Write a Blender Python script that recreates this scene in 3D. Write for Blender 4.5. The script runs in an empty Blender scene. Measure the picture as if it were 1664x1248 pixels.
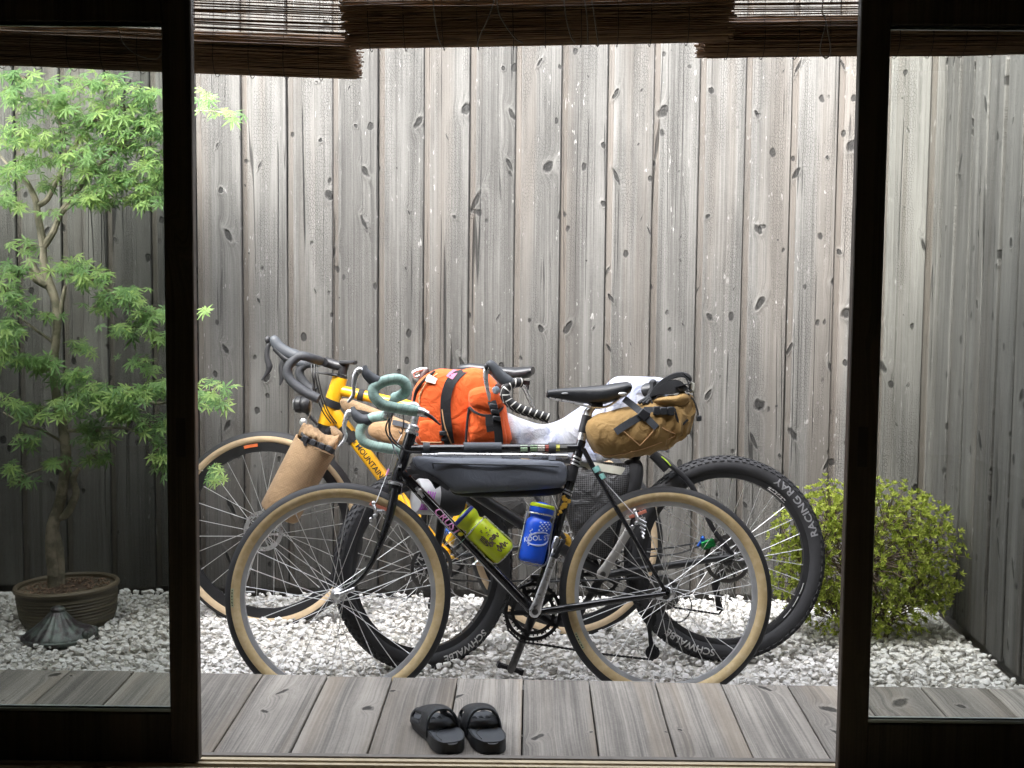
import bpy, bmesh, math, random
import numpy as np
from mathutils import Vector, Matrix, Quaternion

S = bpy.context.scene
COL = S.collection
R = math.radians
random.seed(7)

# ------------------------------------------------------------------ camera
F_PX = 2307.0                        # focal length, in pixels of a 1664 px wide picture
CAM = Vector((0, 0, 1.34))
cy = Vector((34, 209, 2307)).normalized()          # world Y seen from the camera (right, up, forward)
cz = Vector((230, 25434, -2307)); cz = (cz - cy * cz.dot(cy)).normalized()
cx = cy.cross(cz).normalized()
if cx.x < 0: cx = -cx
RIGHT = Vector((cx.x, cy.x, cz.x)); UP = Vector((cx.y, cy.y, cz.y)); FWD = Vector((cx.z, cy.z, cz.z))
cam_data = bpy.data.cameras.new('camera')
cam_data.sensor_width = 36.0
cam_data.lens = 36.0 * F_PX / 1664.0
cam_data.clip_start = 0.02
cam_data.clip_end = 2000
cam = bpy.data.objects.new('camera', cam_data)
COL.objects.link(cam)
cam.matrix_world = Matrix((
    (RIGHT.x, UP.x, -FWD.x, CAM.x),
    (RIGHT.y, UP.y, -FWD.y, CAM.y),
    (RIGHT.z, UP.z, -FWD.z, CAM.z),
    (0, 0, 0, 1)))
S.camera = cam

# ------------------------------------------------------------------ sky, sun, exposure
SUN_EL, SUN_AZ = 41.0, 208.0        # degrees; azimuth from +Y (the fence) clockwise
W = bpy.data.worlds.new('World'); S.world = W; W.use_nodes = True
wt = W.node_tree; wt.nodes.clear()
sky = wt.nodes.new('ShaderNodeTexSky'); sky.sky_type = 'NISHITA'
sky.sun_disc = False
sky.sun_elevation = R(SUN_EL); sky.sun_rotation = R(SUN_AZ)
sky.air_density = 1.0; sky.dust_density = 3.0; sky.ozone_density = 0.6
hs = wt.nodes.new('ShaderNodeHueSaturation'); hs.inputs['Saturation'].default_value = 0.22
bg = wt.nodes.new('ShaderNodeBackground'); bg.inputs['Strength'].default_value = 0.15
wo = wt.nodes.new('ShaderNodeOutputWorld')
wt.links.new(sky.outputs[0], hs.inputs['Color'])
wt.links.new(hs.outputs[0], bg.inputs['Color'])
wt.links.new(bg.outputs[0], wo.inputs['Surface'])

sun_d = bpy.data.lights.new('sun', 'SUN')
sun_d.energy = 0.5; sun_d.angle = R(58); sun_d.color = (1.0, 0.985, 0.955)
sun = bpy.data.objects.new('sun', sun_d); COL.objects.link(sun)
sdir = Vector((math.sin(R(SUN_AZ)) * math.cos(R(SUN_EL)), math.cos(R(SUN_AZ)) * math.cos(R(SUN_EL)), math.sin(R(SUN_EL))))
sun.rotation_euler = sdir.to_track_quat('Z', 'Y').to_euler()

S.view_settings.view_transform = 'Standard'
S.view_settings.look = 'None'
S.view_settings.gamma = 1.0
S.view_settings.use_curve_mapping = False
S.view_settings.exposure = 3.9
S.render.engine = 'CYCLES'
S.cycles.use_denoising = True
S.cycles.max_bounces = 7
S.cycles.diffuse_bounces = 3
S.cycles.glossy_bounces = 3
S.cycles.transmission_bounces = 4
S.cycles.transparent_max_bounces = 12
S.cycles.caustics_reflective = False
S.cycles.caustics_refractive = False
S.cycles.sample_clamp_indirect = 4.0

# ------------------------------------------------------------------ photo geometry
def ray(x, y):
    return (FWD + RIGHT * ((x - 832) / F_PX) + UP * ((624 - y) / F_PX))
def at(x, y, Y):
    """the point of the place seen at photo position x, y that lies Y metres in front of the camera"""
    d = ray(x, y)
    return CAM + d * ((Y - CAM.y) / d.y)
def atz(x, y, z):
    d = ray(x, y)
    return CAM + d * ((z - CAM.z) / d.z)

class Plane:
    """an upright plane through two points, leaning back by L degrees; w counts metres towards the viewer"""
    def __init__(s, P, Q, L):
        ux = Vector((Q.x - P.x, Q.y - P.y, 0)).normalized()
        yp = Vector((-ux.y, ux.x, 0))
        s.o = P.copy(); s.u = ux
        s.v = Vector((0, 0, 1)) * math.cos(R(L)) + yp * math.sin(R(L))
        s.n = -yp * math.cos(R(L)) + Vector((0, 0, 1)) * math.sin(R(L))
    def __call__(s, x, y, w=0.0):
        d = ray(x, y)
        t = ((s.o + s.n * w) - CAM).dot(s.n) / d.dot(s.n)
        return CAM + d * t
    def path(s, pts, w=0.0):
        return [s(p[0], p[1], p[2] if len(p) > 2 else w) for p in pts]

# ------------------------------------------------------------------ mesh helpers
def catmull(pts, k=6, closed=False):
    P = [Vector(p) for p in pts]; n = len(P); out = []
    rng = range(n if closed else n - 1)
    for i in rng:
        if closed:
            p0, p1, p2, p3 = P[(i - 1) % n], P[i], P[(i + 1) % n], P[(i + 2) % n]
        else:
            p1, p2 = P[i], P[i + 1]
            p0 = P[i - 1] if i > 0 else p1 * 2 - p2
            p3 = P[i + 2] if i + 2 < n else p2 * 2 - p1
        for j in range(k):
            t = j / k
            out.append(0.5 * ((2 * p1) + (p2 - p0) * t + (2 * p0 - 5 * p1 + 4 * p2 - p3) * t * t + (3 * p1 - p0 - 3 * p2 + p3) * t ** 3))
    if not closed: out.append(P[-1].copy())
    return out

class MB:
    def __init__(s):
        s.v = []; s.f = []; s.uv = []
    def add(s, verts, faces, uv=None):
        b = len(s.v)
        s.v.extend([tuple(q) for q in verts])
        s.f.extend([tuple(b + i for i in f) for f in faces])
        s.uv.extend(uv if uv else [(0.0, 0.0)] * len(verts))
        return s
    def tube(s, path, r, n=10, caps=True, closed=False, flat=None):
        """round tube along a path; r a number or one per point; flat=(direction, scale) squashes it"""
        P = [Vector(p) for p in path]; m = len(P)
        rr = [r] * m if not hasattr(r, '__len__') else list(r)
        if len(rr) != m:
            rr = [np.interp(i / (m - 1), np.linspace(0, 1, len(rr)), rr) for i in range(m)]
        T = []
        for i in range(m):
            a = P[(i - 1) % m] if (closed or i > 0) else P[i]
            b = P[(i + 1) % m] if (closed or i < m - 1) else P[i]
            t = (b - a)
            T.append(t.normalized() if t.length > 1e-9 else Vector((0, 0, 1)))
        ref = Vector((0, 0, 1)) if abs(T[0].z) < 0.9 else Vector((1, 0, 0))
        nrm = (ref - T[0] * ref.dot(T[0])).normalized()
        verts = []; uv = []; L = 0
        for i in range(m):
            if i: L += (P[i] - P[i - 1]).length
            nrm = (nrm - T[i] * nrm.dot(T[i])).normalized()
            bn = T[i].cross(nrm)
            for j in range(n):
                a = 2 * math.pi * j / n
                o = (nrm * math.cos(a) + bn * math.sin(a)) * rr[i]
                if flat is not None:
                    o = o - flat[0] * (o.dot(flat[0]) * (1 - flat[1]))
                verts.append(P[i] + o); uv.append((j / n, L))
        faces = []
        for i in range(m if closed else m - 1):
            i2 = (i + 1) % m
            for j in range(n):
                j2 = (j + 1) % n
                faces.append((i * n + j, i * n + j2, i2 * n + j2, i2 * n + j))
        if caps and not closed:
            faces.append(tuple(range(n - 1, -1, -1)))
            faces.append(tuple((m - 1) * n + j for j in range(n)))
        return s.add(verts, faces, uv)
    def strap(s, path, width, thick, side):
        """flat band; side = the width direction (vector or list)"""
        P = [Vector(p) for p in path]; m = len(P); verts = []; uv = []; L = 0
        for i in range(m):
            if i: L += (P[i] - P[i - 1]).length
            t = (P[min(i + 1, m - 1)] - P[max(i - 1, 0)]).normalized()
            sd = Vector(side[i] if isinstance(side, list) else side); sd = (sd - t * sd.dot(t)).normalized()
            nn = t.cross(sd)
            for a, b in ((-1, -1), (1, -1), (1, 1), (-1, 1)):
                verts.append(P[i] + sd * (a * width / 2) + nn * (b * thick / 2)); uv.append((a, L))
        faces = [(3, 2, 1, 0), tuple((m - 1) * 4 + j for j in range(4))]
        for i in range(m - 1):
            for j in range(4):
                faces.append((i * 4 + j, i * 4 + (j + 1) % 4, i * 4 + 4 + (j + 1) % 4, i * 4 + 4 + j))
        return s.add(verts, faces, uv)
    def box(s, c, x, y, z, bev=0.0):
        """box with centre c and half-axis vectors x, y, z; bev = bevel in metres"""
        c, x, y, z = Vector(c), Vector(x), Vector(y), Vector(z)
        if bev <= 0:
            v = [c + x * a + y * b + z * d for a in (-1, 1) for b in (-1, 1) for d in (-1, 1)]
            f = [(0, 1, 3, 2), (4, 6, 7, 5), (0, 4, 5, 1), (2, 3, 7, 6), (0, 2, 6, 4), (1, 5, 7, 3)]
            return s.add(v, f)
        lx, ly, lz = x.length, y.length, z.length
        X, Y_, Z = x / lx, y / ly, z / lz
        v = []; idx = {}
        for a in (-1, 1):
            for b in (-1, 1):
                for d in (-1, 1):
                    for k in range(3):
                        e = [lx, ly, lz]
                        for q in range(3):
                            if q != k: e[q] -= bev
                        idx[(a, b, d, k)] = len(v)
                        v.append(c + X * (a * e[0]) + Y_ * (b * e[1]) + Z * (d * e[2]))
        f = []
        for k in range(3):
            for sg in (-1, 1):
                o = [q for q in range(3) if q != k]; ring = []
                for p, q in ((-1, -1), (1, -1), (1, 1), (-1, 1)):
                    key = [0, 0, 0]; key[k] = sg; key[o[0]] = p; key[o[1]] = q
                    ring.append(idx[(*key, k)])
                f.append(tuple(ring))
        for k in range(3):
            o = [q for q in range(3) if q != k]
            for p in (-1, 1):
                for q in (-1, 1):
                    def key(t):
                        kk = [0, 0, 0]; kk[k] = t; kk[o[0]] = p; kk[o[1]] = q; return tuple(kk)
                    f.append((idx[(*key(-1), o[0])], idx[(*key(1), o[0])], idx[(*key(1), o[1])], idx[(*key(-1), o[1])]))
        for a in (-1, 1):
            for b in (-1, 1):
                for d in (-1, 1):
                    f.append(tuple(idx[(a, b, d, k)] for k in range(3)))
        return s.add(v, f)
    def ball(s, c, x, y, z, nu=12, nv=8):
        c, x, y, z = Vector(c), Vector(x), Vector(y), Vector(z)
        v = [c + z]; f = []
        for i in range(1, nv):
            t = math.pi * i / nv
            for j in range(nu):
                a = 2 * math.pi * j / nu
                v.append(c + z * math.cos(t) + (x * math.cos(a) + y * math.sin(a)) * math.sin(t))
        v.append(c - z)
        for j in range(nu):
            f.append((0, 1 + j, 1 + (j + 1) % nu))
            f.append((len(v) - 1, 1 + (nv - 2) * nu + (j + 1) % nu, 1 + (nv - 2) * nu + j))
        for i in range(nv - 2):
            for j in range(nu):
                a, b = 1 + i * nu + j, 1 + i * nu + (j + 1) % nu
                f.append((a, a + nu, b + nu, b))
        return s.add(v, f)
    def loft(s, rings, cap=True, closed=False):
        n = len(rings[0]); m = len(rings); v = [q for rg in rings for q in rg]; f = []
        for i in range(m if closed else m - 1):
            i2 = (i + 1) % m
            for j in range(n):
                f.append((i * n + j, i * n + (j + 1) % n, i2 * n + (j + 1) % n, i2 * n + j))
        if cap and not closed:
            f.append(tuple(range(n - 1, -1, -1))); f.append(tuple((m - 1) * n + j for j in range(n)))
        uv = [(j / n, i / max(1, m - 1)) for i in range(m) for j in range(n)]
        return s.add(v, f, uv)
    def lathe(s, c, axis, prof, n=24, cap=True, e1=None):
        """prof: list of (radius, height along the axis)"""
        c, ax = Vector(c), Vector(axis).normalized()
        ref = Vector(e1) if e1 is not None else (Vector((0, 0, 1)) if abs(ax.z) < 0.9 else Vector((1, 0, 0)))
        a1 = (ref - ax * ref.dot(ax)).normalized(); a2 = ax.cross(a1)
        rings = [[c + ax * h + (a1 * math.cos(2 * math.pi * j / n) + a2 * math.sin(2 * math.pi * j / n)) * r for j in range(n)] for r, h in prof]
        return s.loft(rings, cap=cap)
    def sweep(s, c, axis, prof, n=72, closed=True):
        """ring: a closed profile [(radius, height)] swept round the axis"""
        c, ax = Vector(c), Vector(axis).normalized()
        ref = Vector((0, 0, 1)); a1 = (ref - ax * ref.dot(ax)).normalized(); a2 = ax.cross(a1)
        rings = []
        for j in range(n):
            d = a1 * math.cos(2 * math.pi * j / n) + a2 * math.sin(2 * math.pi * j / n)
            rings.append([c + ax * h + d * r for r, h in prof])
        if closed:
            return s.loft(rings, closed=True)
        k = len(prof); v = [q for rg in rings for q in rg]; f = []
        for i in range(n):
            i2 = (i + 1) % n
            for j in range(k - 1):
                f.append((i * k + j, i * k + j + 1, i2 * k + j + 1, i2 * k + j))
        return s.add(v, f)
    def puff(s, outline, nrm, thick, p=2.6, rings=(1, .96, .88, .74, .52, .26), back=None, noise=0.0, seed=0, centre=None):
        """cushion over a closed outline: thickness along nrm, front and back"""
        O = [Vector(q) for q in outline]; n = len(O); nrm = Vector(nrm).normalized()
        c = Vector(centre) if centre is not None else sum(O, Vector()) / n
        back = thick if back is None else back
        rnd = np.random.RandomState(seed)
        ph = rnd.rand(8) * 6.28; fr = rnd.uniform(18, 60, (8, 3))
        def wob(q):
            return sum(math.sin(q.x * fr[i, 0] + q.y * fr[i, 1] + q.z * fr[i, 2] + ph[i]) for i in range(8)) / 8
        verts = []; faces = []
        def half(sign, th, first):
            idx = []
            for ri, rs in enumerate(rings):
                if ri == 0 and first is not None:
                    idx.append(first); continue
                h = th * max(0, 1 - rs ** p) ** (1 / p)
                row = []
                for q in O:
                    pt = c + (q - c) * rs
                    k = noise * wob(pt) * (1 - rs ** 6) if noise else 0
                    row.append(len(verts)); verts.append(pt + nrm * (sign * (h + k)))
                idx.append(row)
            top = len(verts); verts.append(c + nrm * (sign * th))
            for a, b in zip(idx[:-1], idx[1:]):
                for j in range(n):
                    q = (a[j], a[(j + 1) % n], b[(j + 1) % n], b[j])
                    faces.append(q if sign > 0 else q[::-1])
            for j in range(n):
                q = (idx[-1][j], idx[-1][(j + 1) % n], top)
                faces.append(q if sign > 0 else q[::-1])
            return idx[0]
        first = half(1, thick, None)
        half(-1, back, first)
        return s.add(verts, faces)
    def build(s, name, m, parent=None, smooth=True, origin=None, angle=40):
        me = bpy.data.meshes.new(name)
        o = Vector(origin) if origin is not None else (root_loc(parent) if parent is not None else Vector((0, 0, 0)))
        me.from_pydata([(v[0] - o.x, v[1] - o.y, v[2] - o.z) for v in s.v], [], s.f)
        at_ = me.attributes.new('tuv', 'FLOAT_VECTOR', 'POINT')
        at_.data.foreach_set('vector', [c for q in s.uv for c in (q[0], q[1], 0.0)])
        bm = bmesh.new(); bm.from_mesh(me)
        bmesh.ops.recalc_face_normals(bm, faces=bm.faces)
        bm.to_mesh(me); bm.free()
        if smooth:
            me.shade_smooth()
            if angle: me.set_sharp_from_angle(angle=R(angle))
        me.materials.append(m)
        ob = bpy.data.objects.new(name, me); COL.objects.link(ob)
        if parent is not None:
            ob.parent = parent
        else:
            ob.location = o
        return ob

def root_loc(o):
    while o.parent is not None: o = o.parent
    return o.location.copy()
def tag(o, label=None, cat=None, group=None, kind=None):
    if label: o['label'] = label
    if cat: o['category'] = cat
    if group: o['group'] = group
    if kind: o['kind'] = kind
    return o
def thing(name, label, cat, loc, group=None):
    o = bpy.data.objects.new(name, None); COL.objects.link(o)
    o.location = loc; o.empty_display_size = 0.05
    return tag(o, label, cat, group)

def text_geo(body, size=1.0, shear=0.0, bold=0.0):
    cu = bpy.data.curves.new('lettering', 'FONT'); cu.body = body; cu.size = size; cu.align_x = 'CENTER'; cu.align_y = 'CENTER'
    cu.resolution_u = 3; cu.shear = shear; cu.offset = bold * size
    ob = bpy.data.objects.new('lettering', cu); COL.objects.link(ob)
    dg = bpy.context.evaluated_depsgraph_get(); dg.update()
    me = bpy.data.meshes.new_from_object(ob.evaluated_get(dg))
    bm = bmesh.new(); bm.from_mesh(me); bmesh.ops.triangulate(bm, faces=bm.faces)
    for _ in range(3):
        le = [e for e in bm.edges if e.calc_length() > size * .16]
        if le: bmesh.ops.subdivide_edges(bm, edges=le, cuts=1); bmesh.ops.triangulate(bm, faces=bm.faces)
    v = [q.co.copy() for q in bm.verts]
    for i, q in enumerate(bm.verts): q.index = i
    f = [tuple(x.index for x in fc.verts) for fc in bm.faces]
    bm.free(); bpy.data.meshes.remove(me); bpy.data.objects.remove(ob); bpy.data.curves.remove(cu)
    return v, f
def lettering(body, size, fn, m, parent, name='lettering', shear=0.0, stretch=1.0, bold=0.02):
    v, f = text_geo(body, size, shear, bold)
    b = MB(); b.add([fn(q.x * stretch, q.y) for q in v], f)
    return b.build(name, m, parent, smooth=False)
# ------------------------------------------------------------------ materials
class NT:
    def __init__(s, name):
        s.m = bpy.data.materials.new(name); s.m.use_nodes = True
        s.t = s.m.node_tree; s.t.nodes.clear()
        s.out = s.t.nodes.new('ShaderNodeOutputMaterial')
    def n(s, typ, **kw):
        nd = s.t.nodes.new('ShaderNode' + typ)
        for k, v in kw.items():
            if k.startswith('i_'):
                nm = k[2:].replace('_', ' ')
                s.set(nd.inputs[int(nm)] if nm.isdigit() else nd.inputs[nm], v)
            else:
                setattr(nd, k, v)
        return nd
    def set(s, sock, v):
        if hasattr(v, 'is_output'): s.t.links.new(v, sock)
        elif isinstance(v, (tuple, list)) and len(v) == 3 and sock.type == 'RGBA': sock.default_value = (*v, 1)
        else: sock.default_value = v
    def math(s, op, a, b=0.0, c=0.0, clamp=False):
        nd = s.t.nodes.new('ShaderNodeMath'); nd.operation = op; nd.use_clamp = clamp
        s.set(nd.inputs[0], a); s.set(nd.inputs[1], b); s.set(nd.inputs[2], c)
        return nd.outputs[0]
    def comb(s, x=0.0, y=0.0, z=0.0):
        nd = s.t.nodes.new('ShaderNodeCombineXYZ')
        s.set(nd.inputs[0], x); s.set(nd.inputs[1], y); s.set(nd.inputs[2], z)
        return nd.outputs[0]
    def noise(s, vec, scale=1.0, detail=2.0, rough=0.5, dist=0.0):
        nd = s.n('TexNoise', i_Scale=scale, i_Detail=detail, i_Roughness=rough, i_Distortion=dist)
        s.t.links.new(vec, nd.inputs['Vector']); return nd.outputs['Fac']
    def step(s, v, a, b, lo=0.0, hi=1.0):
        nd = s.t.nodes.new('ShaderNodeMapRange'); nd.interpolation_type = 'SMOOTHSTEP'
        s.set(nd.inputs[0], v); nd.inputs[1].default_value = a; nd.inputs[2].default_value = b
        nd.inputs[3].default_value = lo; nd.inputs[4].default_value = hi
        return nd.outputs[0]
    def lin(s, v, a, b, lo=0.0, hi=1.0):
        nd = s.t.nodes.new('ShaderNodeMapRange')
        s.set(nd.inputs[0], v); nd.inputs[1].default_value = a; nd.inputs[2].default_value = b
        nd.inputs[3].default_value = lo; nd.inputs[4].default_value = hi
        return nd.outputs[0]
    def mix(s, fac, a, b, blend='MIX'):
        nd = s.t.nodes.new('ShaderNodeMix'); nd.data_type = 'RGBA'; nd.blend_type = blend
        s.set(nd.inputs[0], fac)
        s.set(nd.inputs[6], a); s.set(nd.inputs[7], b)
        return nd.outputs[2]
    def bump(s, h, strength=0.5, dist=0.002, nrm=None):
        nd = s.n('Bump', i_Strength=strength, i_Distance=dist)
        s.t.links.new(h, nd.inputs['Height'])
        if nrm is not None: s.t.links.new(nrm, nd.inputs['Normal'])
        return nd.outputs[0]
    def bsdf(s, col, rough=0.5, metal=0.0, nrm=None, **kw):
        b = s.n('BsdfPrincipled')
        s.set(b.inputs['Base Color'], col); s.set(b.inputs['Roughness'], rough); s.set(b.inputs['Metallic'], metal)
        if nrm is not None: s.t.links.new(nrm, b.inputs['Normal'])
        for k, v in kw.items(): s.set(b.inputs[k.replace('_', ' ')], v)
        s.t.links.new(b.outputs[0], s.out.inputs['Surface'])
        return b
    def obj(s): return s.n('TexCoord').outputs['Object']

def plain(name, col, rough=0.5, metal=0.0, var=0.12, scale=40, bump=0.0, bscale=200, **kw):
    """one colour with slight uneven wear"""
    t = NT(name); o = t.obj()
    nz = t.noise(o, scale, 4, 0.6)
    f = t.lin(nz, 0.25, 0.75, 1 - var, 1 + var)
    c = t.n('VectorMath', operation='SCALE'); c.inputs[0].default_value = col; t.t.links.new(f, c.inputs['Scale'])
    r = t.lin(nz, 0.3, 0.7, max(0.02, rough - 0.08), min(1, rough + 0.08))
    nr = t.bump(t.noise(o, bscale, 3), bump, 0.001) if bump else None
    t.bsdf(c.outputs[0], r, metal, nr, **kw)
    return t.m

def fabric(name, col, weave=900, rough=0.85, wr=0.5, var=0.18, sheen=0.1, wscale=9, spec=0.25, ripstop=False):
    """woven cloth: fine weave, soft creases"""
    t = NT(name); o = t.obj()
    big = t.noise(o, wscale, 4, 0.55, 0.6)
    fine = t.noise(o, weave, 1)
    f = t.lin(big, 0.25, 0.75, 1 - var, 1 + var)
    f2 = t.math('MULTIPLY', f, t.lin(fine, 0.2, 0.8, 0.88, 1.12))
    c = t.n('VectorMath', operation='SCALE'); c.inputs[0].default_value = col; t.t.links.new(f2, c.inputs['Scale'])
    crease = t.math('ABSOLUTE', t.math('SUBTRACT', t.noise(o, wscale * 2.2, 3, 0.5, 1.2), 0.5))
    h = t.math('ADD', t.math('MULTIPLY', crease, -1.0), t.math('MULTIPLY', fine, 0.03))
    if ripstop:
        sp = t.n('SeparateXYZ'); t.t.links.new(o, sp.inputs[0])
        la = t.math('ADD', sp.outputs[0], t.math('MULTIPLY', sp.outputs[2], 0.55)); lb = t.math('SUBTRACT', sp.outputs[2], t.math('MULTIPLY', sp.outputs[0], 0.55))
        for l_ in (la, lb):
            e_ = t.step(t.math('ABSOLUTE', t.math('SUBTRACT', t.math('FRACT', t.math('DIVIDE', l_, 0.0085)), 0.5)), 0.40, 0.48)
            h = t.math('ADD', h, t.math('MULTIPLY', e_, 0.05))
            k_ = t.n('VectorMath', operation='SCALE'); t.t.links.new(c.outputs[0], k_.inputs[0]); t.t.links.new(t.lin(e_, 0, 1, 1.0, 0.78), k_.inputs['Scale']); c = k_
    nr = t.bump(h, wr, 0.02)
    b = t.bsdf(c.outputs[0], rough, 0.0, nr, Specular_IOR_Level=spec)
    b.inputs['Sheen Weight'].default_value = sheen
    return t.m

def wood(name, across, along, light, dark, warm, grain=170, knots=True, kx=5.6, kz=2.6, ksize=0.12, bump=0.6, cracks=True, flecks=0.5, blotch=0.5, rough=0.85, warp=0.05, lip=0.0, fleck_col=(0.62, 0.61, 0.58), crackle=0.0, pins=False):
    """weathered sawn timber: growth lines that swerve round knots, cracks, flecks, tonal drift; one random offset per board"""
    t = NT(name); o = t.obj()
    sep = t.n('SeparateXYZ'); t.t.links.new(o, sep.inputs[0])
    rnd = t.n('ObjectInfo').outputs['Random']
    x = sep.outputs[across]; z = sep.outputs[along]
    ro = t.math('MULTIPLY', rnd, 61.7)
    zz = t.math('ADD', z, ro)
    # knots
    kv = t.comb(t.math('ADD', t.math('MULTIPLY', x, kx), ro), t.math('MULTIPLY', zz, kz), 0.0)
    wob = t.noise(t.comb(t.math('MULTIPLY', x, 60.0), t.math('MULTIPLY', zz, 30.0), ro), 1.0, 2)
    vor = t.n('TexVoronoi', voronoi_dimensions='2D', feature='F1', i_Scale=1.0, i_Randomness=0.85)
    t.t.links.new(kv, vor.inputs['Vector'])
    d = vor.outputs['Distance']
    csep = t.n('SeparateColor'); t.t.links.new(vor.outputs['Color'], csep.inputs[0])
    # tilt: use the offset from the knot's centre
    psep = t.n('SeparateXYZ'); t.t.links.new(vor.outputs['Position'], psep.inputs[0])
    vsep = t.n('SeparateXYZ'); t.t.links.new(kv, vsep.inputs[0])
    dx = t.math('SUBTRACT', vsep.outputs[0], psep.outputs[0]); dz = t.math('SUBTRACT', vsep.outputs[1], psep.outputs[1])
    tilt = t.lin(csep.outputs[1], 0, 1, -1.5, 1.5)
    dzt = t.math('ADD', dz, t.math('MULTIPLY', dx, tilt))
    dk = t.math('SQRT', t.math('ADD', t.math('POWER', t.math('MULTIPLY', dx, 0.85), 2.0), t.math('POWER', t.math('MULTIPLY', dzt, 1.15), 2.0)))
    dk = t.math('ADD', dk, t.math('MULTIPLY', t.math('SUBTRACT', wob, 0.5), 0.11))
    krad = t.math('MULTIPLY', t.math('POWER', csep.outputs[0], 2.3), ksize)
    kk = t.math('DIVIDE', dk, t.math('ADD', krad, 0.004))
    kmask = t.step(kk, 1.15, 0.62) if knots else None
    halo = t.step(kk, 2.2, 0.9) if knots else None
    # growth-line field
    n1 = t.noise(t.comb(t.math('MULTIPLY', x, 3.2), t.math('MULTIPLY', zz, 0.55), ro), 1.0, 3, 0.55)
    swerve = t.math('MULTIPLY', t.math('EXPONENT', t.math('MULTIPLY', t.math('POWER', t.math('DIVIDE', dk, t.math('ADD', t.math('MULTIPLY', krad, 1.6), 0.03)), 2.0), -1.0)), t.math('MULTIPLY', krad, 0.30))
    g = t.math('ADD', t.math('ADD', x, t.math('MULTIPLY', n1, warp)), swerve)
    lines = t.noise(t.comb(t.math('MULTIPLY', g, grain), t.math('MULTIPLY', zz, 1.1), ro), 1.0, 2.5, 0.62)
    wide = t.noise(t.comb(t.math('MULTIPLY', g, grain * 0.16), t.math('MULTIPLY', zz, 0.5), ro), 1.0, 1.5, 0.5)
    fibre = t.noise(t.comb(t.math('MULTIPLY', x, 700.0), t.math('MULTIPLY', zz, 26.0), ro), 1.0, 2)
    check = t.noise(t.comb(t.math('MULTIPLY', x, 110.0), t.math('MULTIPLY', zz, 230.0), ro), 1.0, 1.5)
    tone = t.noise(t.comb(t.math('MULTIPLY', x, 7.0), t.math('MULTIPLY', zz, 1.6), ro), 1.0, 4, 0.6)
    v = t.math('ADD', t.math('MULTIPLY', lines, 0.45), t.math('MULTIPLY', wide, 0.38))
    v = t.math('ADD', v, t.math('MULTIPLY', fibre, 0.12))
    v = t.math('ADD', v, t.math('MULTIPLY', t.math('SUBTRACT', check, 0.5), 0.10))
    col = t.mix(t.step(v, 0.32, 0.61), dark, light)
    wm = t.step(t.noise(t.comb(t.math('MULTIPLY', x, 9.0), t.math('MULTIPLY', zz, 0.35), t.math('ADD', ro, 9.0)), 1.0, 3), 0.50, 0.68)
    col = t.mix(t.math('MULTIPLY', wm, 0.55), col, warm)
    sc = t.n('VectorMath', operation='SCALE'); t.t.links.new(col, sc.inputs[0])
    gain = t.math('MULTIPLY', t.lin(tone, 0.25, 0.75, 1 - blotch * 0.55, 1 + blotch * 0.45), t.lin(rnd, 0, 1, 0.80, 1.18))
    t.t.links.new(gain, sc.inputs['Scale']); col = sc.outputs[0]
    h = t.math('MULTIPLY', v, 1.0)
    if crackle:
        cv = t.n('TexVoronoi', voronoi_dimensions='2D', feature='DISTANCE_TO_EDGE', i_Scale=1.0, i_Randomness=0.8)
        t.t.links.new(t.comb(t.math('MULTIPLY', g, 120.0), t.math('MULTIPLY', zz, 75.0), 0.0), cv.inputs['Vector'])
        cg = t.step(t.noise(t.comb(t.math('MULTIPLY', x, 16.0), t.math('MULTIPLY', zz, 2.0), t.math('ADD', ro, 2.0)), 1.0, 2), 0.44, 0.60)
        ce = t.math('MULTIPLY', t.step(cv.outputs['Distance'], 0.10, 0.02), cg)
        col = t.mix(t.math('MULTIPLY', ce, crackle), col, dark)
        h = t.math('SUBTRACT', h, t.math('MULTIPLY', ce, 0.35))
    if lip:
        lm = t.math('MULTIPLY', t.step(x, lip + 0.001, lip - 0.001), t.step(tone, 0.25, 0.6, 0.35, 0.8))
        col = t.mix(lm, col, warm)
    if flecks:
        fl = t.step(t.noise(t.comb(t.math('MULTIPLY', g, 90.0), t.math('MULTIPLY', zz, 22.0), ro), 1.0, 3, 0.6), 0.64, 0.70)
        fl2 = t.math('MULTIPLY', fl, t.step(t.noise(t.comb(t.math('MULTIPLY', x, 14.0), t.math('MULTIPLY', zz, 2.6), ro), 1.0, 2), 0.46, 0.62))
        col = t.mix(t.math('MULTIPLY', fl2, flecks), col, fleck_col)
    if pins:
        pv = t.n('TexVoronoi', voronoi_dimensions='2D', feature='F1', i_Scale=1.0, i_Randomness=1.0)
        t.t.links.new(t.comb(t.math('ADD', t.math('MULTIPLY', g, 11.0), ro), t.math('MULTIPLY', zz, 7.5), 0.0), pv.inputs['Vector'])
        pc_ = t.n('SeparateColor'); t.t.links.new(pv.outputs['Color'], pc_.inputs[0])
        pr_ = t.math('MULTIPLY', t.math('POWER', pc_.outputs[2], 3.0), 0.12)
        pm = t.step(t.math('SUBTRACT', t.math('ADD', pv.outputs['Distance'], t.math('MULTIPLY', t.math('SUBTRACT', wob, 0.5), 0.15)), pr_), 0.025, -0.025)
        pm = t.math('MULTIPLY', pm, t.step(pr_, 0.04, 0.07))
        col = t.mix(t.math('MULTIPLY', pm, 0.85), col, tuple(c * 0.2 for c in dark))
        h = t.math('SUBTRACT', h, t.math('MULTIPLY', pm, 0.7))
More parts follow.
